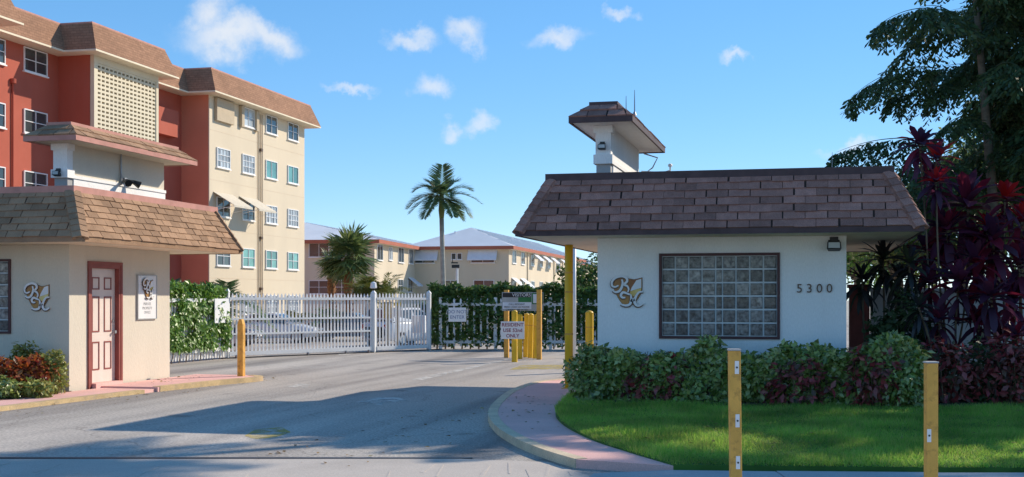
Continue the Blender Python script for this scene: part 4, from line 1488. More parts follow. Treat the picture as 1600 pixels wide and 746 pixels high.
# two square steel posts on the sidewalk
def street_post(px, ptop, s, label, marks, lean=0.0):
    p = Vector(at(px, s))
    zt = zz(ptop, s)
    th = thing('square_post', (p.x, p.y, .08), label, 'post')
    hw = .043
    uu = Vector(RT); nn = Vector((RT[1], -RT[0]))
    b = MB().obox(p, uu, nn, -hw, hw, -hw, hw, .07, zt-.012)
    b.v = [(x+uu.x*lean*(zt-z), y+uu.y*lean*(zt-z), z) for x, y, z in b.v]
    b.build('shaft', M['yellow_old'], th, bevel=.006)
    MB().obox(p, uu, nn, -hw-.004, hw+.004, -hw-.004, hw+.004, zt-.012, zt).build('cap', M['sidewalk'], th)
    for (py, dx) in marks:
        z = zz(py, s)
        o = p+uu*(dx+lean*(zt-z))
        MB().obox(o, uu, nn, -.016, .016, hw+.0005, hw+.003, z-.05, z+.05).build('paint_chip', M['sign_white'], th, bevel=.006)
        m2 = MB().tube([(o.x+nn.x*(hw+.001), o.y+nn.y*(hw+.001), z), (o.x+nn.x*(hw+.008), o.y+nn.y*(hw+.008), z)], .008, 6)
        m2.build('bolt', M['sign_dark'], th)


street_post(1147, 545.5, 9.6, 'rusty yellow square post with three bolt plates, nearer the path', [(574, .012), (657, .012), (722, .012)], lean=.012)
street_post(1454.5, 565, 9.6, 'yellow square post with pale cap at the right of the lawn', [(680, -.028)])


# ------------------------------------------------------------------ parked cars behind the gate
def car(loc, rotz, paint, label, tall=1.0, kind='car'):
    th = thing(kind, loc, label, 'car', 'cars parked behind the gate', rotz=rotz)
    pm = mk('car_paint', paint, .25, .03, 2, spec=.6, coat=.6)
    # stations along x (front +x): (x, half width, z low, z belt)
    T = tall
    st = [(-2.25, .62, .38, .72*T), (-2.2, .78, .30, .86*T), (-1.8, .87, .24, .93*T), (-1.0, .90, .22, .94*T), (0.3, .90, .22, .92*T), (1.0, .89, .22, .90*T), (1.6, .87, .24, .82*T), (2.1, .78, .30, .70*T), (2.25, .62, .38, .58*T)]
    b = MB()
    for x, w, zl, zb_ in st:
        b.v += [(x, -w*.9, zl), (x, -w, zl+.15), (x, -w*.99, zb_-.12), (x, -w*.9, zb_), (x, 0, zb_+.03), (x, w*.9, zb_), (x, w*.99, zb_-.12), (x, w, zl+.15), (x, w*.9, zl)]
    m = 9
    for k in range(len(st)-1):
        for j in range(m-1):
            b.f.append((k*m+j, k*m+j+1, (k+1)*m+j+1, (k+1)*m+j))
        b.f.append((k*m+m-1, k*m, (k+1)*m, (k+1)*m+m-1))
    b.f.append(tuple(range(m))); b.f.append(tuple(reversed(range((len(st)-1)*m, len(st)*m))))
    body = b.build('body', pm, th, smooth=True)
    h = 1.43*T
    cab = MB()
    cs = [(-1.75, .72, .92*T, .95*T), (-1.05, .66, .92*T, h-.05), (-.4, .66, .92*T, h), (.2, .65, .92*T, h-.02), (1.15, .72, .90*T, .93*T)]
    if T > 1.1: cs[0] = (-2.05, .72, .92*T, 1.0*T); cs[1] = (-1.85, .68, .92*T, h-.06)
    for x, w, zl, zt in cs: cab.v += [(x, -w*1.22 if zt < h-.2 else -w*1.25, zl), (x, -w, zt), (x, w, zt), (x, w*1.22 if zt < h-.2 else w*1.25, zl)]
    for k in range(4):
        for j in range(3): cab.f.append((4*k+j, 4*k+j+1, 4*k+5+j, 4*k+4+j))
    cabin = cab.build('roof', pm, th)
    gl = MB()
    for s in (-1, 1):
        for (i, t0, t1) in ((0, .35, .95), (1, .04, .96), (2, .04, .96), (3, .05, .72)):
            x0, w0, zl0, zt0 = cs[i]; x1, w1, zl1, zt1 = cs[i+1]
            P = lambda t, v: (x0+(x1-x0)*t, s*(((w0*1.24)*(1-t)+(w1*1.24)*t)*(1-v)+(w0*(1-t)+w1*t)*v+.006), (zl0*(1-t)+zl1*t)*(1-v)+(zt0*(1-t)+zt1*t)*v)
            pts = [P(t0, .08), P(t1, .08), P(t1, .86), P(t0, .86)]
            MB().poly(pts if s < 0 else pts[::-1]).build('side_window', M['car_glass'], cabin)
    for i, nm in ((3, 'windscreen'), (0, 'rear_window')):
        x0, w0, zl0, zt0 = cs[i]; x1, w1, zl1, zt1 = cs[i+1]
        P = lambda t, y: (x0+(x1-x0)*t, y*(w0*(1-t)+w1*t)*.9, zt0*(1-t)+zt1*t+.012)
        MB().poly([P(.1, -1), P(.93, -1), P(.93, 1), P(.1, 1)]).build(nm, M['car_glass'], cabin)
    for x in (-1.38, 1.38):
        for s in (-1, 1):
            w = MB().tube([(x, s*.70, .32), (x, s*.91, .32)], .32, 18)
            wh = w.build('wheel', M['tyre'], th)
            MB().tube([(x, s*.90, .32), (x, s*.925, .32)], .20, 12).build('rim', M['rim'], wh)
    for s in (-1, 1):
        MB().box(2.0, 2.2, s*.62-.12, s*.62+.12, .60*T, .70*T).build('headlight', M['lamp_clear'], th, bevel=.02)
        MB().box(-2.24, -2.1, s*.64-.1, s*.64+.1, .66*T, .82*T).build('tail_light', M['lamp_red'], th, bevel=.02)
        MB().box(.82, .98, s*.98-.06, s*.98+.06, .93*T, 1.03*T).build('mirror', pm, th, bevel=.02)
    MB().box(2.2, 2.27, -.5, .5, .40, .52).build('bumper', M['black'], th)
    MB().box(2.262, 2.285, -.25, .25, .44, .54).build('number_plate', M['sign_white'], th)
    return th


c = at(430, 60.5); car((c[0], c[1], -.5), R(6), (.74, .75, .76), 'silver saloon car side on behind the middle of the gate')
c = at(549, 63); car((c[0], c[1], -.5), R(8), (.03, .045, .09), 'dark blue car behind the gate below the cabbage palm')
c = at(634, 57); car((c[0], c[1], -.5), R(70), (.72, .73, .74), 'white tall van behind the right gate leaf', 1.2, 'parked_van')
c = at(330, 56); car((c[0], c[1], -.5), R(4), (.05, .05, .055), 'black car partly hidden behind the vine fence end')
for k in range(6):
    y = 50+k*2.7
    mark('bay_line', [(-29.5, y), (-24.8, y), (-24.8, y+.1), (-29.5, y+.1)], M['yellow_mark'], gz(y)+.004)
mark('yellow_line', [(-27.5, 46.5), (-14, 46.5), (-14, 46.7), (-27.5, 46.7)], M['yellow_mark'], gz(46.5)+.008)
tag(MB().prism([(-31.6, 44), (-30.2, 44), (-30.2, 75), (-31.6, 75)], -.55, -.35).build('pavement', M['sidewalk']), kind='structure')
# ------------------------------------------------------------------ vegetation
def unit(a):
    return a/np.maximum(np.linalg.norm(a, axis=-1, keepdims=True), 1e-9)


def kites(P, D, Nn, ln, wd, mid=.45, fold=.0):
    """one folded leaf per row: base P, axis D, rough normal Nn"""
    n = len(P)
    D = unit(D)
    S = unit(np.cross(D, Nn))
    U = np.cross(S, D)
    ln = np.broadcast_to(ln, (n,))[:, None]
    wd = np.broadcast_to(wd, (n,))[:, None]
    m = P+D*ln*mid
    V = np.stack([P, m+S*wd/2+U*wd*fold, P+D*ln, m-S*wd/2+U*wd*fold], 1).reshape(-1, 3)
    i = np.arange(n)[:, None]*4
    T = np.stack([i+np.array([0, 1, 2]), i+np.array([0, 2, 3])], 1).reshape(-1, 3)
    return V, T


def join(parts):
    Vs, Ts, k = [], [], 0
    for V, T in parts:
        Vs.append(V); Ts.append(T+k); k += len(V)
    return np.concatenate(Vs), np.concatenate(Ts)


def leaf_blob(rg, c, rad, n, size, lump=.25, out=.7, zmin=None, inner=.3, aspect=.55):
    """leaves spread through an uneven ellipsoid, facing outwards and up"""
    d = unit(rg.normal(size=(n, 3)))
    ph = rg.uniform(0, 6.28, 6)
    f = 1+lump*(np.sin(d[:, 0]*5+ph[0])*np.sin(d[:, 2]*4+ph[1])+np.sin(d[:, 1]*6+ph[2])*np.sin(d[:, 2]*7+ph[3])*.7)
    r = (inner+(1-inner)*rg.uniform(0, 1, n)**.45)*f
    P = np.array(c)+d*r[:, None]*np.array(rad)
    if zmin is not None:
        k = P[:, 2] > zmin
        P, d = P[k], d[k]
    m = len(P)
    N_ = unit(d*out+np.array([0, 0, .35])+rg.normal(0, .45, (m, 3)))
    D = unit(np.cross(N_, rg.normal(size=(m, 3)))+np.array([0, 0, -.25])+d*.4)
    s = rg.uniform(.65, 1.25, m)*size
    return kites(P, D, N_, s, s*aspect, fold=.12)


def leaf_hedge(rg, A, B, z0, ztop, depth, n, size, bulge=.08, front=1, aspect=.55):
    """clipped hedge along A-B (front face on the right-hand side of the run); ztop(t) gives its uneven top"""
    A, B = np.array(A, float), np.array(B, float)
    u = (B-A)/np.linalg.norm(B-A)
    nr = np.array([u[1], -u[0]])
    L = np.linalg.norm(B-A)
    t = rg.uniform(0, 1, n)
    kind = rg.uniform(0, 1, n)
    zt = ztop(t)
    zz_ = z0+(zt-z0)*rg.uniform(0, 1, n)**.85
    dd = np.where(kind < .5, rg.uniform(-.02, .12, n), rg.uniform(0, depth, n))
    top = kind > .68
    zz_ = np.where(top, zt-np.abs(rg.normal(0, .05, n)), zz_)
    wob = bulge*(np.sin(t*L*4.1+zz_*5)+.7*np.sin(t*L*9.3-zz_*7+1))
    roundoff = .15*np.clip((zz_-z0)/(zt-z0)-.75, 0, 1)
    q = dd-wob*.5+roundoff
    xy = A+u*(t*L)[:, None]-nr*q[:, None]
    P = np.column_stack([xy, zz_+bulge*.5*np.sin(t*L*6.7+q*9)*top])
    o3 = np.array([nr[0], nr[1], 0])
    face = np.where(top[:, None], np.array([0, 0, 1.0])+o3*.3, o3+np.array([0, 0, .4]))
    N_ = unit(face+rg.normal(0, .5, (n, 3)))
    D = unit(np.cross(N_, rg.normal(size=(n, 3)))+np.array([0, 0, -.2])+o3*.35)
    s = rg.uniform(.45, 1.5, n)*size
    return kites(P, D, N_, s, s*aspect, fold=.12)


def feather_frond(rg, o, az, el, L, droop, n=34, ll=.5, lw=.04, hang=.5, twist=0.0):
    d = np.array([math.cos(az)*math.cos(el), math.sin(az)*math.cos(el), math.sin(el)])
    t = np.linspace(.14, 1, n)
    P = np.array(o)+L*(d*t[:, None]+np.array([0, 0, -1])*(droop*t**2.2)[:, None])
    tg = unit(d-np.array([0, 0, 1])*(droop*2.2*t**1.2)[:, None])
    sd = unit(np.cross(tg, np.array([0, 0, 1.0])+1e-3))
    up = np.cross(sd, tg)
    parts = []
    for s in (-1, 1):
        D = unit(sd*s*1.0+tg*.75+up*.25-np.array([0, 0, hang])*rg.uniform(.5, 1.2, (n, 1))+rg.normal(0, .07, (n, 3)))
        ln = ll*np.sin(np.pi*np.clip(.16+.78*t, 0, 1))**.7*rg.uniform(.85, 1.1, n)
        V, T = kites(P, D, up, ln, lw*rg.uniform(.8, 1.2, n), mid=.35)
        parts.append((V, T))
    # the rachis as a thin ridge
    w = .014*(1.15-t)[:, None]
    for a, b in ((sd, up),):
        V = np.stack([P-a*w, P+a*w, P+b*w*1.5], 1).reshape(-1, 3)
        i = np.arange(n-1)[:, None]*3
        T = np.concatenate([np.column_stack([i, i+1, i+4]), np.column_stack([i, i+4, i+3]), np.column_stack([i+1, i+2, i+5]), np.column_stack([i+1, i+5, i+4]), np.column_stack([i+2, i, i+3]), np.column_stack([i+2, i+3, i+5])])
        parts.append((V, T))
    return join(parts)


def fishtail_frond(rg, o, az, el, L, droop, npin=17, nl=10):
    """bipinnate frond: side stalks hang from an arching rib and carry ragged wedge leaflets"""
    d = np.array([math.cos(az)*math.cos(el), math.sin(az)*math.cos(el), math.sin(el)])
    t = np.linspace(.22, 1, npin)
    P = np.array(o)+L*(d*t[:, None]+np.array([0, 0, -1])*(droop*t**2)[:, None])
    tg = unit(d-np.array([0, 0, 2*1.0])*(droop*t)[:, None])
    sd = unit(np.cross(tg, np.array([0, 0, 1.0])+1e-3))
    parts = []
    w = .022*(1.2-t)[:, None]
    up = np.cross(sd, tg)
    V = np.stack([P-sd*w, P+sd*w, P-up*w], 1).reshape(-1, 3)
    i = np.arange(npin-1)[:, None]*3
    parts.append((V, np.concatenate([np.column_stack([i, i+1, i+4]), np.column_stack([i, i+4, i+3]), np.column_stack([i+1, i+2, i+5]), np.column_stack([i+1, i+5, i+4])])))
    for s in (-1, 1):
        pd = unit(sd*s*.85+tg*.5+np.array([0, 0, -.55])+rg.normal(0, .12, (npin, 3)))
        pl = L*.30*np.sin(np.pi*np.clip(.2+.72*t, 0, 1))**.6*rg.uniform(.8, 1.15, npin)
        q = np.linspace(.12, 1, nl)
        base = P[:, None, :]+pd[:, None, :]*(pl[:, None]*q)[..., None]+np.array([0, 0, -1])*(.35*pl[:, None]*q**2)[..., None]
        base = base.reshape(-1, 3)
        pdr = np.repeat(pd, nl, 0)
        m = len(base)
        for e in (-1, 1):
            sdr = unit(np.cross(pdr, np.array([0, 0, 1.0])+rg.normal(0, .2, (m, 3))))
            D = unit(sdr*e*.75+pdr*.7+np.array([0, 0, -.45])+rg.normal(0, .18, (m, 3)))
            N_ = unit(np.array([0, 0, 1.0])+rg.normal(0, .5, (m, 3)))
            parts.append(kites(base, D, N_, rg.uniform(.11, .21, m)*L/2.6, rg.uniform(.045, .085, m)*L/2.6, mid=.72))
    return join(parts)


def fan_leaf(rg, o, az, el, L, r, nseg=22, droop=.35):
    """palmetto leaf: stalk and a folded fan of narrow segments"""
    d = np.array([math.cos(az)*math.cos(el), math.sin(az)*math.cos(el), math.sin(el)])
    c = np.array(o)+d*L+np.array([0, 0, -.25*L*L*.5])
    sd = unit(np.cross(d, np.array([0, 0, 1.0])+1e-3))
    a = np.linspace(-2.3, 2.3, nseg)+rg.normal(0, .05, nseg)
    D = unit(d*np.cos(a)[:, None]+sd*np.sin(a)[:, None]+np.array([0, 0, -droop])*rg.uniform(.4, 1.5, (nseg, 1)))
    P = np.repeat(c[None], nseg, 0)
    up = np.cross(sd, d)
    V, T = kites(P, D, up+rg.normal(0, .2, (nseg, 3)), r*rg.uniform(.75, 1.1, nseg)*(1-.12*np.abs(a)/2.3), .075*r/.8, mid=.6)
    st = kites(np.array([o]), np.array([c-np.array(o)]), up[None], float(np.linalg.norm(c-np.array(o))), .05, mid=.5)
    return join([(V, T), st])


def trunk_mesh(pts, rad, name, mat, th, n=10):
    return MB().tube(pts, rad, n).build(name, mat, th, smooth=True)


# tall slender palm
rg = np.random.default_rng(12)
c = at(690, 55); x, y = c; zh = zz(308, 55)
th = thing('palm_tree', (x, y, -.5), 'tall slender palm with feathery crown against the sky', 'palm')
trunk_mesh([(x+.12, y, -.6), (x+.10, y, 1.5), (x+.03, y, 4), (x, y, zh-.9)], [.15, .115, .10, .10], 'trunk', M['palm_trunk'], th)
trunk_mesh([(x, y, zh-.95), (x, y, zh-.6), (x, y, zh+.05), (x, y, zh+.35)], [.10, .14, .10, .03], 'crownshaft', M['leaf_sabal'], th)
spec = [(80, 84, 1.75, .15), (178, 48, 1.95, .62), (168, 20, 1.75, .62), (12, 42, 1.9, .5), (-5, 20, 1.95, .5), (150, 62, 1.5, .4), (35, 60, 1.6, .4), (200, 5, 1.5, .6), (-20, 2, 1.45, .7), (-70, 35, 1.5, .6), (110, 35, 1.6, .55), (-110, 15, 1.4, .7), (60, 10, 1.5, .7), (250, 45, 1.5, .5), (-60, -12, 1.2, .6), (230, -15, 1.2, .6), (20, -20, 1.1, .6)]
crown = join([feather_frond(rg, (x, y, zh), R(a)+TH, R(e), L*.95, dr, 60, .72, .05, .22) for a, e, L, dr in spec])
np_mesh('crown', *crown, M['leaf_palm'], th)


def sabal(px, s, pyc, r, label, seed, nl=46, zb=-.5, mat='leaf_sabal', rl=.95, stalk=.8):
    rg = np.random.default_rng(seed)
    x, y = at(px, s); zc = zz(pyc, s)
    th = thing('cabbage_palm', (x, y, zb), label, 'palm')
    trunk_mesh([(x-.03, y, zb-.1), (x-.06, y, (zb+zc)/2), (x, y, zc)], [.24, .22, .26], 'trunk', M['sabal_trunk'], th)
    bt = MB()
    for k in range(60):                      # old leaf bases
        a = k*2.4; z = zb+.3+(zc-zb-.3)*k/60
        p = Vector((x+math.cos(a)*.2, y+math.sin(a)*.2, z)); q = p+Vector((math.cos(a)*.12, math.sin(a)*.12, .16))
        bt.tube([p, q], [.05, .02], 4)
    tag(bt.build('leaf_base', M['sabal_trunk'], th), kind='stuff')
    parts = []
    for k in range(nl):
        el = R(rg.uniform(-55, 85)); az = k*2.399+rg.uniform(-.3, .3)
        parts.append(fan_leaf(rg, (x, y, zc+rg.uniform(-.2, .3)), az, el, stalk*r*rg.uniform(.75, 1.1), rl*r*rg.uniform(.8, 1.1)))
    np_mesh('crown', *join(parts), M[mat], th)
    return th


sabal(545, 70, 400, 1.2, 'cabbage palm with shaggy brown trunk in front of the far left block', 4, nl=70)
sabal(519, 72, 415, .75, 'smaller cabbage palm crown on the left of the shaggy trunk', 6, nl=30)


def feather_clump(name, px, s, label, seed, nf, L, ll, mat, stems=4, spread=.35, zb=-.5, elr=(25, 80), dr=(.35, .7), hang=.4, lw=.05, kind='palm', stemh=.5, npin=26):
    rg = np.random.default_rng(seed)
    x, y = at(px, s)
    th = thing(name, (x, y, zb), label, kind)
    st = MB()
    for k in range(stems):
        a = k*2.1
        st.tube([(x+math.cos(a)*spread*.5, y+math.sin(a)*spread*.5, zb-.05), (x+math.cos(a)*spread, y+math.sin(a)*spread, zb+stemh)], [.05, .03], 6)
    st.build('stems', M['stem'], th)
    parts = []
    for k in range(nf):
        a = k*2.399
        b = (x+math.cos(k*2.1)*spread, y+math.sin(k*2.1)*spread, zb+stemh*rg.uniform(.8, 1))
        parts.append(feather_frond(rg, b, a, R(rg.uniform(*elr)), L*rg.uniform(.7, 1.1), rg.uniform(*dr), npin, ll, lw, hang))
    np_mesh('crown', *join(parts), M[mat], th)
    return th


feather_clump('areca_palm', 582, 66, 'yellow green areca palm right of the cabbage palm trunk', 7, 60, 2.5, .6, 'leaf_areca', 6, .6, elr=(25, 88), stemh=2.2)
feather_clump('areca_palm', 508, 62, 'low dark feathery palm behind the sliding gate, left of the cabbage palm', 8, 26, 1.7, .45, 'leaf_palm', 4, .3, elr=(25, 80), stemh=.9)
feather_clump('areca_palm', 462, 66, 'pale thin feathery palm against the cream wall end', 18, 12, 1.5, .4, 'leaf_areca', 3, .2, elr=(40, 85), stemh=.7)
feather_clump('date_palm', 320, 38, 'arching dark palm fronds rising behind the vine fence', 9, 34, 2.1, .50, 'leaf_palm', 4, .55, zb=0, elr=(15, 80), dr=(.45, .9), stemh=1.3, npin=34, lw=.06)
feather_clump('date_palm', 286, 36.5, 'dense dark palm against the gatehouse wall behind the vine', 19, 34, 1.7, .45, 'leaf_palm', 4, .5, zb=0, elr=(10, 80), dr=(.4, .8), stemh=1.5, npin=30, lw=.06)
feather_clump('pygmy_date_palm', 676, 58, 'dark bushy arching palm at the foot of the tall palm', 10, 40, 1.45, .40, 'leaf_ti_dark2' if False else 'leaf_palm', 3, .2, elr=(5, 75), dr=(.5, 1.0), stemh=1.7)

# hedge on the right-hand fence, and the vine on the left-hand one
rg = np.random.default_rng(31)
th = thing('fence_hedge', (-7.5, 39.2, 0), 'dark green clipped hedge growing through the picket fence behind the bollards', 'hedge')
A, B = (-11.9, 38.15), (-3.0, 40.2)
top = lambda t: 1.98+.05*np.sin(t*31)+.05*np.sin(t*77+1)
V1 = leaf_hedge(rg, A, B, .12, top, .75, 26000, .13, .10)
V2 = leaf_hedge(rg, (A[0]+.04, A[1]-.22), (B[0]+.04, B[1]-.22), .15, lambda t: 1.55+.3*np.sin(t*40)*np.sin(t*23), .3, 2600, .12, .2)
np_mesh('leaves', *join([V1, V2]), M['leaf_fence'], th)
st = MB()
for k in range(34):
    p = Vector(A).lerp(Vector(B), (k+.5)/34)
    st.tube([(p.x, p.y+.35, 0), (p.x+.05, p.y+.33, .8), (p.x-.04, p.y+.3, 1.7)], [.03, .022, .01], 5)
st.build('stems', M['stem'], th)

th = thing('climbing_vine', (-15.5, 29.2, 0), 'bright green vine climbing over the white picket fence beside the left gatehouse', 'vine')
A, B = (-15.42, 27.2), (-15.25, 30.85)
hw = lambda t: 1.93+.06*np.sin(t*25)
V1 = leaf_hedge(rg, (A[0]-.12, A[1]), (B[0]-.12, B[1]), 1.5, hw, .35, 3800, .13, .06)
n = 5200
t = rg.uniform(0, 1, n); z = .33+1.2*rg.uniform(0, 1, n)
k = (np.sin(t*17+z*5)+np.sin(t*9-z*8+1)+rg.normal(0, .5, n)) > -.75
t, z = t[k], z[k]; m = len(t)
P = np.column_stack([A[0]+(B[0]-A[0])*t+rg.uniform(-.1, .05, m), A[1]+(B[1]-A[1])*t, z])
N_ = unit(np.array([1, -.2, .4])+rg.normal(0, .45, (m, 3)))
D = unit(np.cross(N_, rg.normal(size=(m, 3)))+np.array([0, 0, -.6]))
s = rg.uniform(.08, .17, m)
np_mesh('leaves', *join([V1, kites(P, D, N_, s, s*.6, fold=.12)]), M['leaf_vine'], th)
st = MB()
for k in range(10):
    yv = A[1]+(B[1]-A[1])*(k+.5)/10
    st.tube([(-15.46, yv, 0), (-15.42, yv+.12, .6), (-15.44, yv-.08, 1.2), (-15.48, yv+.05, 1.8)], .012, 5)
st.build('stems', M['stem'], th)

# hedge in front of the right gatehouse
rg = np.random.default_rng(41)
th = thing('gatehouse_hedge', (-1, 18.1, LZ), 'clipped green leafy hedge under the glass block window', 'hedge')
HA, HB = (-3.28, 17.62), (1.5, 17.55)
top = lambda t: .80+.05*np.sin(t*22)+.03*np.sin(t*55)+.16*np.exp(-((t-.385)/.035)**2)+.10*np.clip((t-.45)*4, 0, 1)+.17*np.exp(-((t-.90)/.05)**2)
V1 = leaf_hedge(rg, HA, HB, .16, top, .95, 14000, .09, .12)
V2 = leaf_blob(rg, (-3.22, 18.0, .5), (.28, .45, .42), 1800, .075, zmin=.16)
np_mesh('leaves', *join([V1, V2]), M['leaf_hedge'], th)
core = MB()
for k in range(60):
    xk = -3.15+4.55*k/59
    core.tube([(xk, 17.95+.2*math.sin(k*2.3), LZ), (xk+.06*math.sin(k), 17.95+.25*math.sin(k*1.7), .5), (xk+.12*math.sin(k*3), 17.95+.3*math.sin(k*2.9), .85)], [.016, .012, .005], 4)
core.build('stems', M['stem'], th)


def shrub(name, x, y, z, rad, n, size, mat, label, seed, cat_='shrub', aspect=.55, group=None):
    rg = np.random.default_rng(seed)
    th = thing(name, (x, y, z), label, cat_, group)
    st = MB()
    for k in range(7):
        a = k*.9
        st.tube([(x+.04*math.cos(a), y+.04*math.sin(a), z-.02), (x+rad[0]*.35*math.cos(a), y+rad[1]*.35*math.sin(a), z+rad[2]*.8), (x+rad[0]*.6*math.cos(a), y+rad[1]*.6*math.sin(a), z+rad[2]*1.5)], [.014, .01, .004], 4)
    st.build('stems', M['stem'], th)
    np_mesh('leaves', *leaf_blob(rg, (x, y, z+rad[2]), rad, n, size, zmin=z+.02, aspect=aspect), M[mat], th)
    return th


def sx(px, py, s):
    p = at(px, s)
    return p[0], p[1], zz(py, s)


def copper(px, s, w, h, zc, label, seed):
    p = at(px, s+.12)
    shrub('copperleaf_shrub', p[0], p[1], LZ, (w*1.25, .2, h), int(520*w*h/.12), .125, 'leaf_copper', label, seed, aspect=.5)


copper(1040, 17.55, .30, .36, 0, 'dark red copperleaf shrub in the hedge under the left half of the window', 51)
copper(1000, 17.7, .22, .30, 0, 'small reddish copperleaf shrub nearest the left end of the hedge', 52)
copper(1245, 17.0, .38, .34, 0, 'dark red copperleaf shrub in the hedge below the number 5300', 53)
copper(1365, 16.75, .28, .44, 0, 'red copperleaf shrub at the right end of the clipped hedge', 54)
copper(1475, 17.2, .40, .48, 0, 'red leaved copperleaf shrub right of the pale capped post', 55)
copper(1590, 17.0, .45, .52, 0, 'red leaved copperleaf shrub at the right edge of the lawn', 56)
p = at(1400, 17.0); shrub('green_shrub', p[0], p[1]-.1, LZ, (.45, .3, .36), 1700, .075, 'leaf_hedge', 'low green leafy shrub left of the pale capped post', 57)
p = at(1530, 17.6); shrub('dark_shrub', p[0], p[1], LZ, (.7, .35, .42), 2200, .09, 'leaf_dark', 'low dark green shrub between the two red shrubs on the right', 58)
p = at(1408, 18.9); shrub('dark_shrub', p[0], p[1], LZ, (.55, .4, .78), 2200, .11, 'leaf_dark', 'tall dark small leaved shrub in front of the low white wall', 59)

# left planting
def lsh(px, py, s, rad, n, size, mat, label, seed, name, aspect=.5):
    p = at(px, s)
    shrub(name, p[0], p[1], PZ-.02, rad, n, size, mat, label, seed, aspect=aspect)


lsh(52, 580, 20.4, (.38, .30, .30), 1100, .12, 'leaf_croton', 'orange red croton shrub beside the left gatehouse corner', 61, 'croton_shrub')
lsh(2, 580, 20.1, (.40, .30, .30), 1100, .12, 'leaf_croton', 'orange red croton shrub cut by the left edge of the picture', 62, 'croton_shrub')
lsh(86, 585, 20.5, (.17, .18, .37), 1000, .08, 'leaf_lime', 'lime green shrub against the left gatehouse corner', 63, 'lime_shrub')
lsh(42, 560, 20.95, (.42, .15, .40), 1400, .10, 'leaf_lime', 'taller yellow green shrub behind the orange crotons', 64, 'lime_shrub')
lsh(58, 600, 19.75, (.26, .2, .14), 420, .10, 'leaf_lime', 'low yellow green tuft in front of the orange crotons', 65, 'lime_shrub')
lsh(4, 600, 19.5, (.28, .2, .16), 450, .10, 'leaf_hedge', 'low dark green shrub at the left edge in front of crotons', 67, 'green_shrub')


# ti plants: stems with rosettes of strap leaves, each leaf an object
def leaf_strip(L=1.0, w=.2, bend=.5, name='leaf', nseg=5):
    me = bpy.data.meshes.new(name)
    V, Fc = [], []
    for k in range(nseg+1):
        t = k/nseg
        ww = w*(.22+.78*math.sin(math.pi*min(1, t*.62+.16)))*(1 if k < nseg else .05)*.5
        z = -bend*t*t*L
        x = L*t*(1-.12*bend*t)
        V += [(x, -ww, z+ww*.35), (x, 0, z), (x, ww, z+ww*.35)]
    for k in range(nseg):
        a = 3*k
        Fc += [(a, a+1, a+4, a+3), (a+1, a+2, a+5, a+4)]
    me.from_pydata(V, [], Fc)
    me.polygons.foreach_set('use_smooth', [True]*len(Fc))
    return me


def ramp_obj(name, cols, transl, spec=.45, rough=.4):
    m = mk(name, cols[0], rough, .2, 2, spec=spec, transl=transl, isl=[(k/(len(cols)-1), c) for k, c in enumerate(cols)])
    nt = m.node_tree
    oi = nt.nodes.new('ShaderNodeObjectInfo')
    cr = [n for n in nt.nodes if n.type == 'VALTORGB'][0]
    nt.links.new(oi.outputs['Random'], cr.inputs[0])
    return m


TI = {'p': ramp_obj('ti_purple', [(.085, .028, .065), (.16, .03, .075), (.09, .045, .08), (.30, .02, .045), (.10, .035, .07)], .45),
      'r': ramp_obj('ti_red', [(.62, .02, .02), (.38, .02, .04), (.75, .04, .03)], .6),
      'd': ramp_obj('ti_dark', [(.03, .036, .036), (.045, .04, .045), (.05, .07, .03)], .25)}
TIM = {}
for kk in TI:
    TIM[kk] = []
    for bend in (.15, .45, .85):
        me = leaf_strip(1, .27 if kk != 'd' else .2, bend, 'ti_leaf')
        me.materials.append(TI[kk])
        TIM[kk].append(me)


def ti_plant(base_px, s, ros, label, seed):
    rg = random.Random(seed)
    bx, by = at(base_px, s)
    zb = LZ
    th = thing('ti_plant', (bx, by, zb), label, 'ti plant')
    for (px, py, rpx, kind) in ros:
        ss = s+rg.uniform(-.35, .35)
        cx_, cy_ = at(px, ss)
        cz_ = zz(py+rpx*.3, ss)
        mid = ((bx+cx_)/2+rg.uniform(-.08, .08), (by+cy_)/2, (zb+cz_)/2)
        MB().tube(cat([(bx+rg.uniform(-.08, .08), by, zb-.02), mid, (cx_, cy_, cz_)], 4), .016, 6).build('stem', M['stem'], th, smooth=True)
        R_ = rpx*ss/F
        nlf = 30
        for k in range(nlf):
            f = k/(nlf-1)
            el = R(80-105*f**.8+rg.uniform(-10, 10))
            az = k*2.399+rg.uniform(-.2, .2)
            L = R_*rg.uniform(.95, 1.25)*(.75+.35*math.sin(math.pi*f))
            kd = kind
            if kind == 'r' and f > .45: kd = 'p'
            me = TIM[kd][0 if f < .3 else 1 if f < .65 else 2]
            o = link('leaf', me, None, th)
            o.location = (cx_-bx, cy_-by, cz_-zb-(.1*f+1.5*max(0, f-.55))*R_)
            o.rotation_euler = (rg.uniform(-.35, .35), -el, az)
            o.scale = (L, L*rg.uniform(.85, 1.15), L)


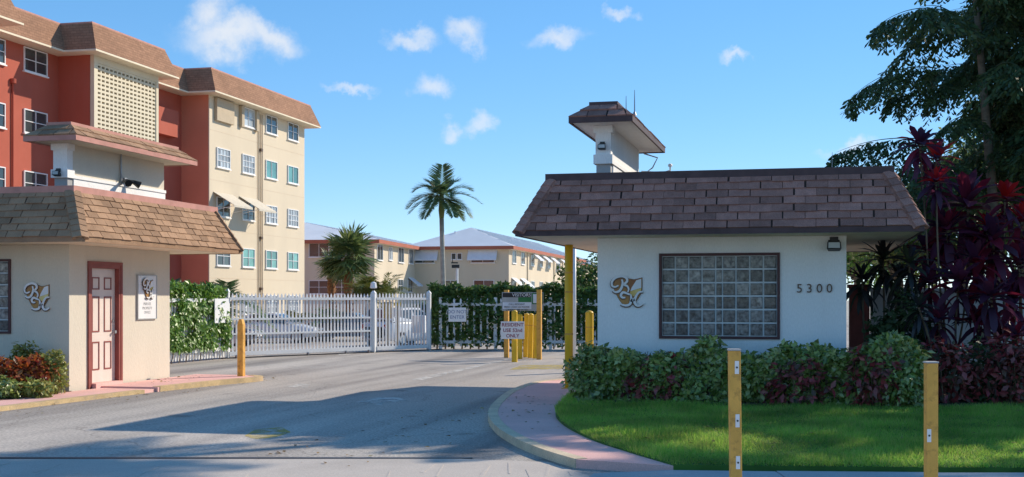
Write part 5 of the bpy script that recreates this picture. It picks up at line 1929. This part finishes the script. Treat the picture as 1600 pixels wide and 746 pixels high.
ti_plant(1452, 19.4, [(1437, 215, 34, 'p'), (1463, 236, 36, 'r')], 'tallest ti plant with a red and a purple tuft standing above the roof corner', 1)
ti_plant(1490, 19.2, [(1512, 300, 60, 'p'), (1462, 275, 30, 'r')], 'ti plant with a broad purple tuft just right of the roof end', 2)
ti_plant(1470, 19.6, [(1480, 345, 46, 'p'), (1448, 380, 38, 'p')], 'ti plant with purple tufts level with the roof eave', 3)
ti_plant(1580, 19.3, [(1570, 300, 36, 'r'), (1596, 335, 36, 'r')], 'ti plant with bright red tufts at the right edge, upper pair', 4)
ti_plant(1550, 18.9, [(1552, 360, 50, 'p'), (1525, 395, 44, 'p')], 'ti plant with two wide purple tufts right of the middle of the clump', 5)
ti_plant(1590, 18.8, [(1592, 400, 44, 'p'), (1585, 455, 42, 'p')], 'purple ti plant at the right edge below the red tufts', 6)
ti_plant(1500, 18.7, [(1498, 425, 44, 'p'), (1455, 432, 36, 'p')], 'purple ti plant in front of the low wall, centre of the clump', 7)
ti_plant(1545, 18.5, [(1548, 450, 42, 'p'), (1530, 492, 36, 'p')], 'low purple ti plant right of the centre of the clump', 8)
ti_plant(1470, 18.5, [(1468, 490, 34, 'p'), (1435, 470, 30, 'd')], 'low dark ti plant behind the pale capped post', 9)
ti_plant(1545, 19.0, [(1542, 345, 26, 'r'), (1535, 420, 26, 'r')], 'slim ti plant with small red tufts among the purple ones', 10)
ti_plant(1352, 19.6, [(1347, 425, 36, 'd')], 'dark strap leaved plant beside the gatehouse wall in front of the red pillar', 11)
ti_plant(1378, 19.9, [(1380, 392, 40, 'd'), (1408, 425, 34, 'd')], 'dark strap leaved plant under the right end of the eave', 12)
ti_plant(1430, 19.2, [(1420, 400, 36, 'd'), (1432, 520, 30, 'd')], 'dark strap leaved plant between eave end and purple clump', 13)
ti_plant(1590, 18.3, [(1588, 515, 34, 'p'), (1560, 520, 30, 'p')], 'low purple ti plant at the right edge above the red shrub', 14)

# low boundary wall with red pillar
lw = thing('boundary_wall', (1.5, 22, LZ), 'low white wall behind the ti plants', 'wall')
MB().box(.95, 9, 21.9, 22.1, .1, 1.74).build('wall', M['low_wall'], lw)
MB().box(.93, 9.02, 21.86, 22.14, 1.741, 1.80).build('coping', M['low_wall'], lw)
rp = thing('wall_pillar', (.77, 21.95, LZ), 'dark red pillar at the end of the low white wall', 'pillar')
MB().box(.60, .928, 21.78, 22.2, .1, 1.80).build('shaft', M['red_frame'], rp)
MB().box(.57, .958, 21.75, 22.23, 1.801, 1.86).build('cap', M['red_frame'], rp)


# fishtail palms behind the right gatehouse and beyond the frame
def fishtail(x, y, label, seed, stems, nf, L=2.5, zlo=2.5, ztop=9.0, extra=()):
    rg = np.random.default_rng(seed)
    th = thing('fishtail_palm', (x, y, 0), label, 'palm', None)
    st = MB(); parts = []
    for k in range(stems):
        a = k*2.3+seed
        r0 = .5 if stems > 1 else 0
        bx, by = x+math.cos(a)*r0, y+math.sin(a)*r0
        h = ztop*rg.uniform(.72, 1.0) if k else ztop
        tx, ty = x+math.cos(a)*r0*2.2, y+math.sin(a)*r0*2.2
        st.tube([(bx, by, 0), ((bx+tx)/2, (by+ty)/2, h*.5), (tx, ty, h)], [.10, .085, .05], 8)
        for j in range(nf):
            f = (j+rg.uniform(0, 1))/nf
            z = zlo+(h-zlo)*f
            px_, py_ = bx+(tx-bx)*z/h, by+(ty-by)*z/h
            parts.append(fishtail_frond(rg, (px_, py_, z), j*2.399+k+rg.uniform(-.4, .4), R(rg.uniform(18, 62)), L*rg.uniform(.75, 1.15), rg.uniform(.35, .75)))
        for j in range(6):
            parts.append(fishtail_frond(rg, (tx, ty, h-.1), j*1.05+k, R(rg.uniform(35, 75)), L*rg.uniform(.7, 1.0), rg.uniform(.3, .6)))
    for (ox, oy, oz, az, el, LL, dr) in extra:
        parts.append(fishtail_frond(rg, (ox, oy, oz), az, el, LL, dr, 19, 10))
    st.build('trunk', M['trunk'], th, smooth=True)
    np_mesh('crown', *join(parts), M['leaf_dark'], th)


fishtail(3.9, 23.8, 'dark fishtail palm clump towering over the right end of the gatehouse', 1, 4, 13, 2.2, 3.2, 8.0,
         extra=[(2.55, 23.4, 4.3, R(178), R(22), 2.3, .38), (2.6, 23.6, 5.6, R(185), R(28), 2.2, .62), (2.8, 23.6, 6.5, R(175), R(40), 2.2, .6), (2.8, 24.2, 3.6, R(160), R(25), 1.8, .5)])
fishtail(5.2, 26.5, 'tall fishtail palm clump at the right edge behind the low wall', 2, 4, 13, 2.5, 3.2, 8.6)
fishtail(7.6, 21.6, 'fishtail palm clump just outside the right edge of the picture', 3, 3, 10, 2.4, 2.2, 5.6)
fishtail(9.8, 25.5, 'fishtail palm clump farther right beyond the picture edge', 4, 3, 10, 2.6, 2.6, 7.6)


# tall palms beyond the right edge of the picture, whose shadows cross the street
def tall_palm(x, y, h, seed, label, L=2.2, nf=20):
    rg = np.random.default_rng(seed)
    th = thing('royal_palm', (x, y, 0), label, 'palm')
    trunk_mesh([(x, y, -.05), (x+.05, y, h*.4), (x, y, h)], [.22, .17, .13], 'trunk', M['palm_trunk'], th)
    parts = [feather_frond(rg, (x, y, h), k*2.399, R(rg.uniform(22, 75)), L*rg.uniform(.85, 1.1), rg.uniform(.35, .6), 44, .65, .07, .45) for k in range(nf)]
    np_mesh('crown', *join(parts), M['leaf_palm'], th)


for k, (x, y, h, lab) in enumerate(((6.6, 26.6, 12.0, 'royal palm nearest the right edge of the picture, out of view'), (12.7, 26.5, 11.6, 'second royal palm beyond the right edge of the picture'), (16.4, 26.8, 11.6, 'farthest royal palm beyond the right edge of the picture'))):
    tall_palm(x, y, h, 90+k, lab)


def litter():
    rg = np.random.default_rng(77)
    P = []
    for n, x0, x1, y0, y1, z in ((260, -3.2, 5, 17.0, 17.6, .17), (120, -3.5, 4, 12.5, 17, .15), (50, -4.6, -3.4, 15.5, 20, .092), (60, -5.6, -3.9, 11.0, 17.5, .008), (90, -11.3, -10.4, 15, 24, .006), (40, -12.1, -11.4, 20, 23, .09), (60, 0, 5, 9.4, 10.9, .09)):
        P.append(np.column_stack([rg.uniform(x0, x1, n), rg.uniform(y0, y1, n), np.full(n, z)+rg.uniform(0, .006, n)]))
    P = np.concatenate(P)
    lp = np.array([p[:2] for p in path_poly])
    n = len(P)
    a = rg.uniform(0, 6.28, n)
    D = np.column_stack([np.cos(a), np.sin(a), rg.uniform(-.05, .15, n)])
    N_ = unit(np.array([0, 0, 1.0])+rg.normal(0, .2, (n, 3)))
    s = rg.uniform(.03, .085, n)
    tag(np_mesh('fallen_leaves', *kites(P, D, N_, s, s*.5, fold=.15), M['leaf_litter']), 'dry brown fallen leaves scattered along lawn and kerbs', 'leaves', kind='stuff')


M['leaf_litter'] = mk('leaf_litter', (0, 0, 0), .8, .2, 3, isl=G((.22, .12, .05), (.35, .22, .09), (.14, .08, .04), (.30, .26, .10)), spec=.2)
litter()


def leafy_tree(x, y, zb, h, rad, n, size, mat, label, seed, lumps=9):
    rg = np.random.default_rng(seed)
    th = thing('leafy_tree', (x, y, zb), label, 'tree')
    st = MB()
    st.tube([(x, y, zb-.1), (x+.1, y, zb+h*.35), (x, y, zb+h*.6)], [.14, .11, .07], 8)
    parts = []
    for k in range(lumps):
        a = k*2.399; f = (k+.5)/lumps
        c = np.array([x+math.cos(a)*rad*.6*math.sqrt(f), y+math.sin(a)*rad*.6*math.sqrt(f), zb+h-rad*.55+rad*.55*rg.uniform(-1, .6)])
        st.tube([(x, y, zb+h*.4), tuple((np.array([x, y, zb+h*.5])+c)/2), tuple(c)], [.06, .04, .015], 5)
        rr_ = rad*rg.uniform(.34, .5)
        parts.append(leaf_blob(rg, c, (rr_, rr_, rr_*.8), n//lumps, size, .3, inner=.2))
    st.build('trunk', M['trunk'], th, smooth=True)
    np_mesh('crown', *join(parts), M[mat], th)


p = at(925, 46); leafy_tree(p[0], p[1], -.2, 3.6, 1.6, 2600, .17, 'leaf_fence', 'small open leafy tree seen under the canopy beside the gatehouse', 71)
p = at(1335, 40); leafy_tree(p[0], p[1], 0, 5.6, 2.6, 6000, .2, 'leaf_vine', 'bright sunlit leafy tree behind the right gatehouse', 72, 12)
p = at(1400, 33); leafy_tree(p[0], p[1], 0, 5.2, 2.2, 6000, .17, 'leaf_hedge', 'green leafy tree behind the eave end of the right gatehouse', 73, 12)
p = at(1500, 31); leafy_tree(p[0], p[1], 0, 5.4, 2.4, 6500, .17, 'leaf_dark', 'dark leafy tree behind the purple ti plants', 74, 12)
p = at(1590, 30); leafy_tree(p[0], p[1], 0, 6.4, 2.6, 6500, .17, 'leaf_hedge', 'tall leafy tree at the right edge behind the palms', 75, 12)
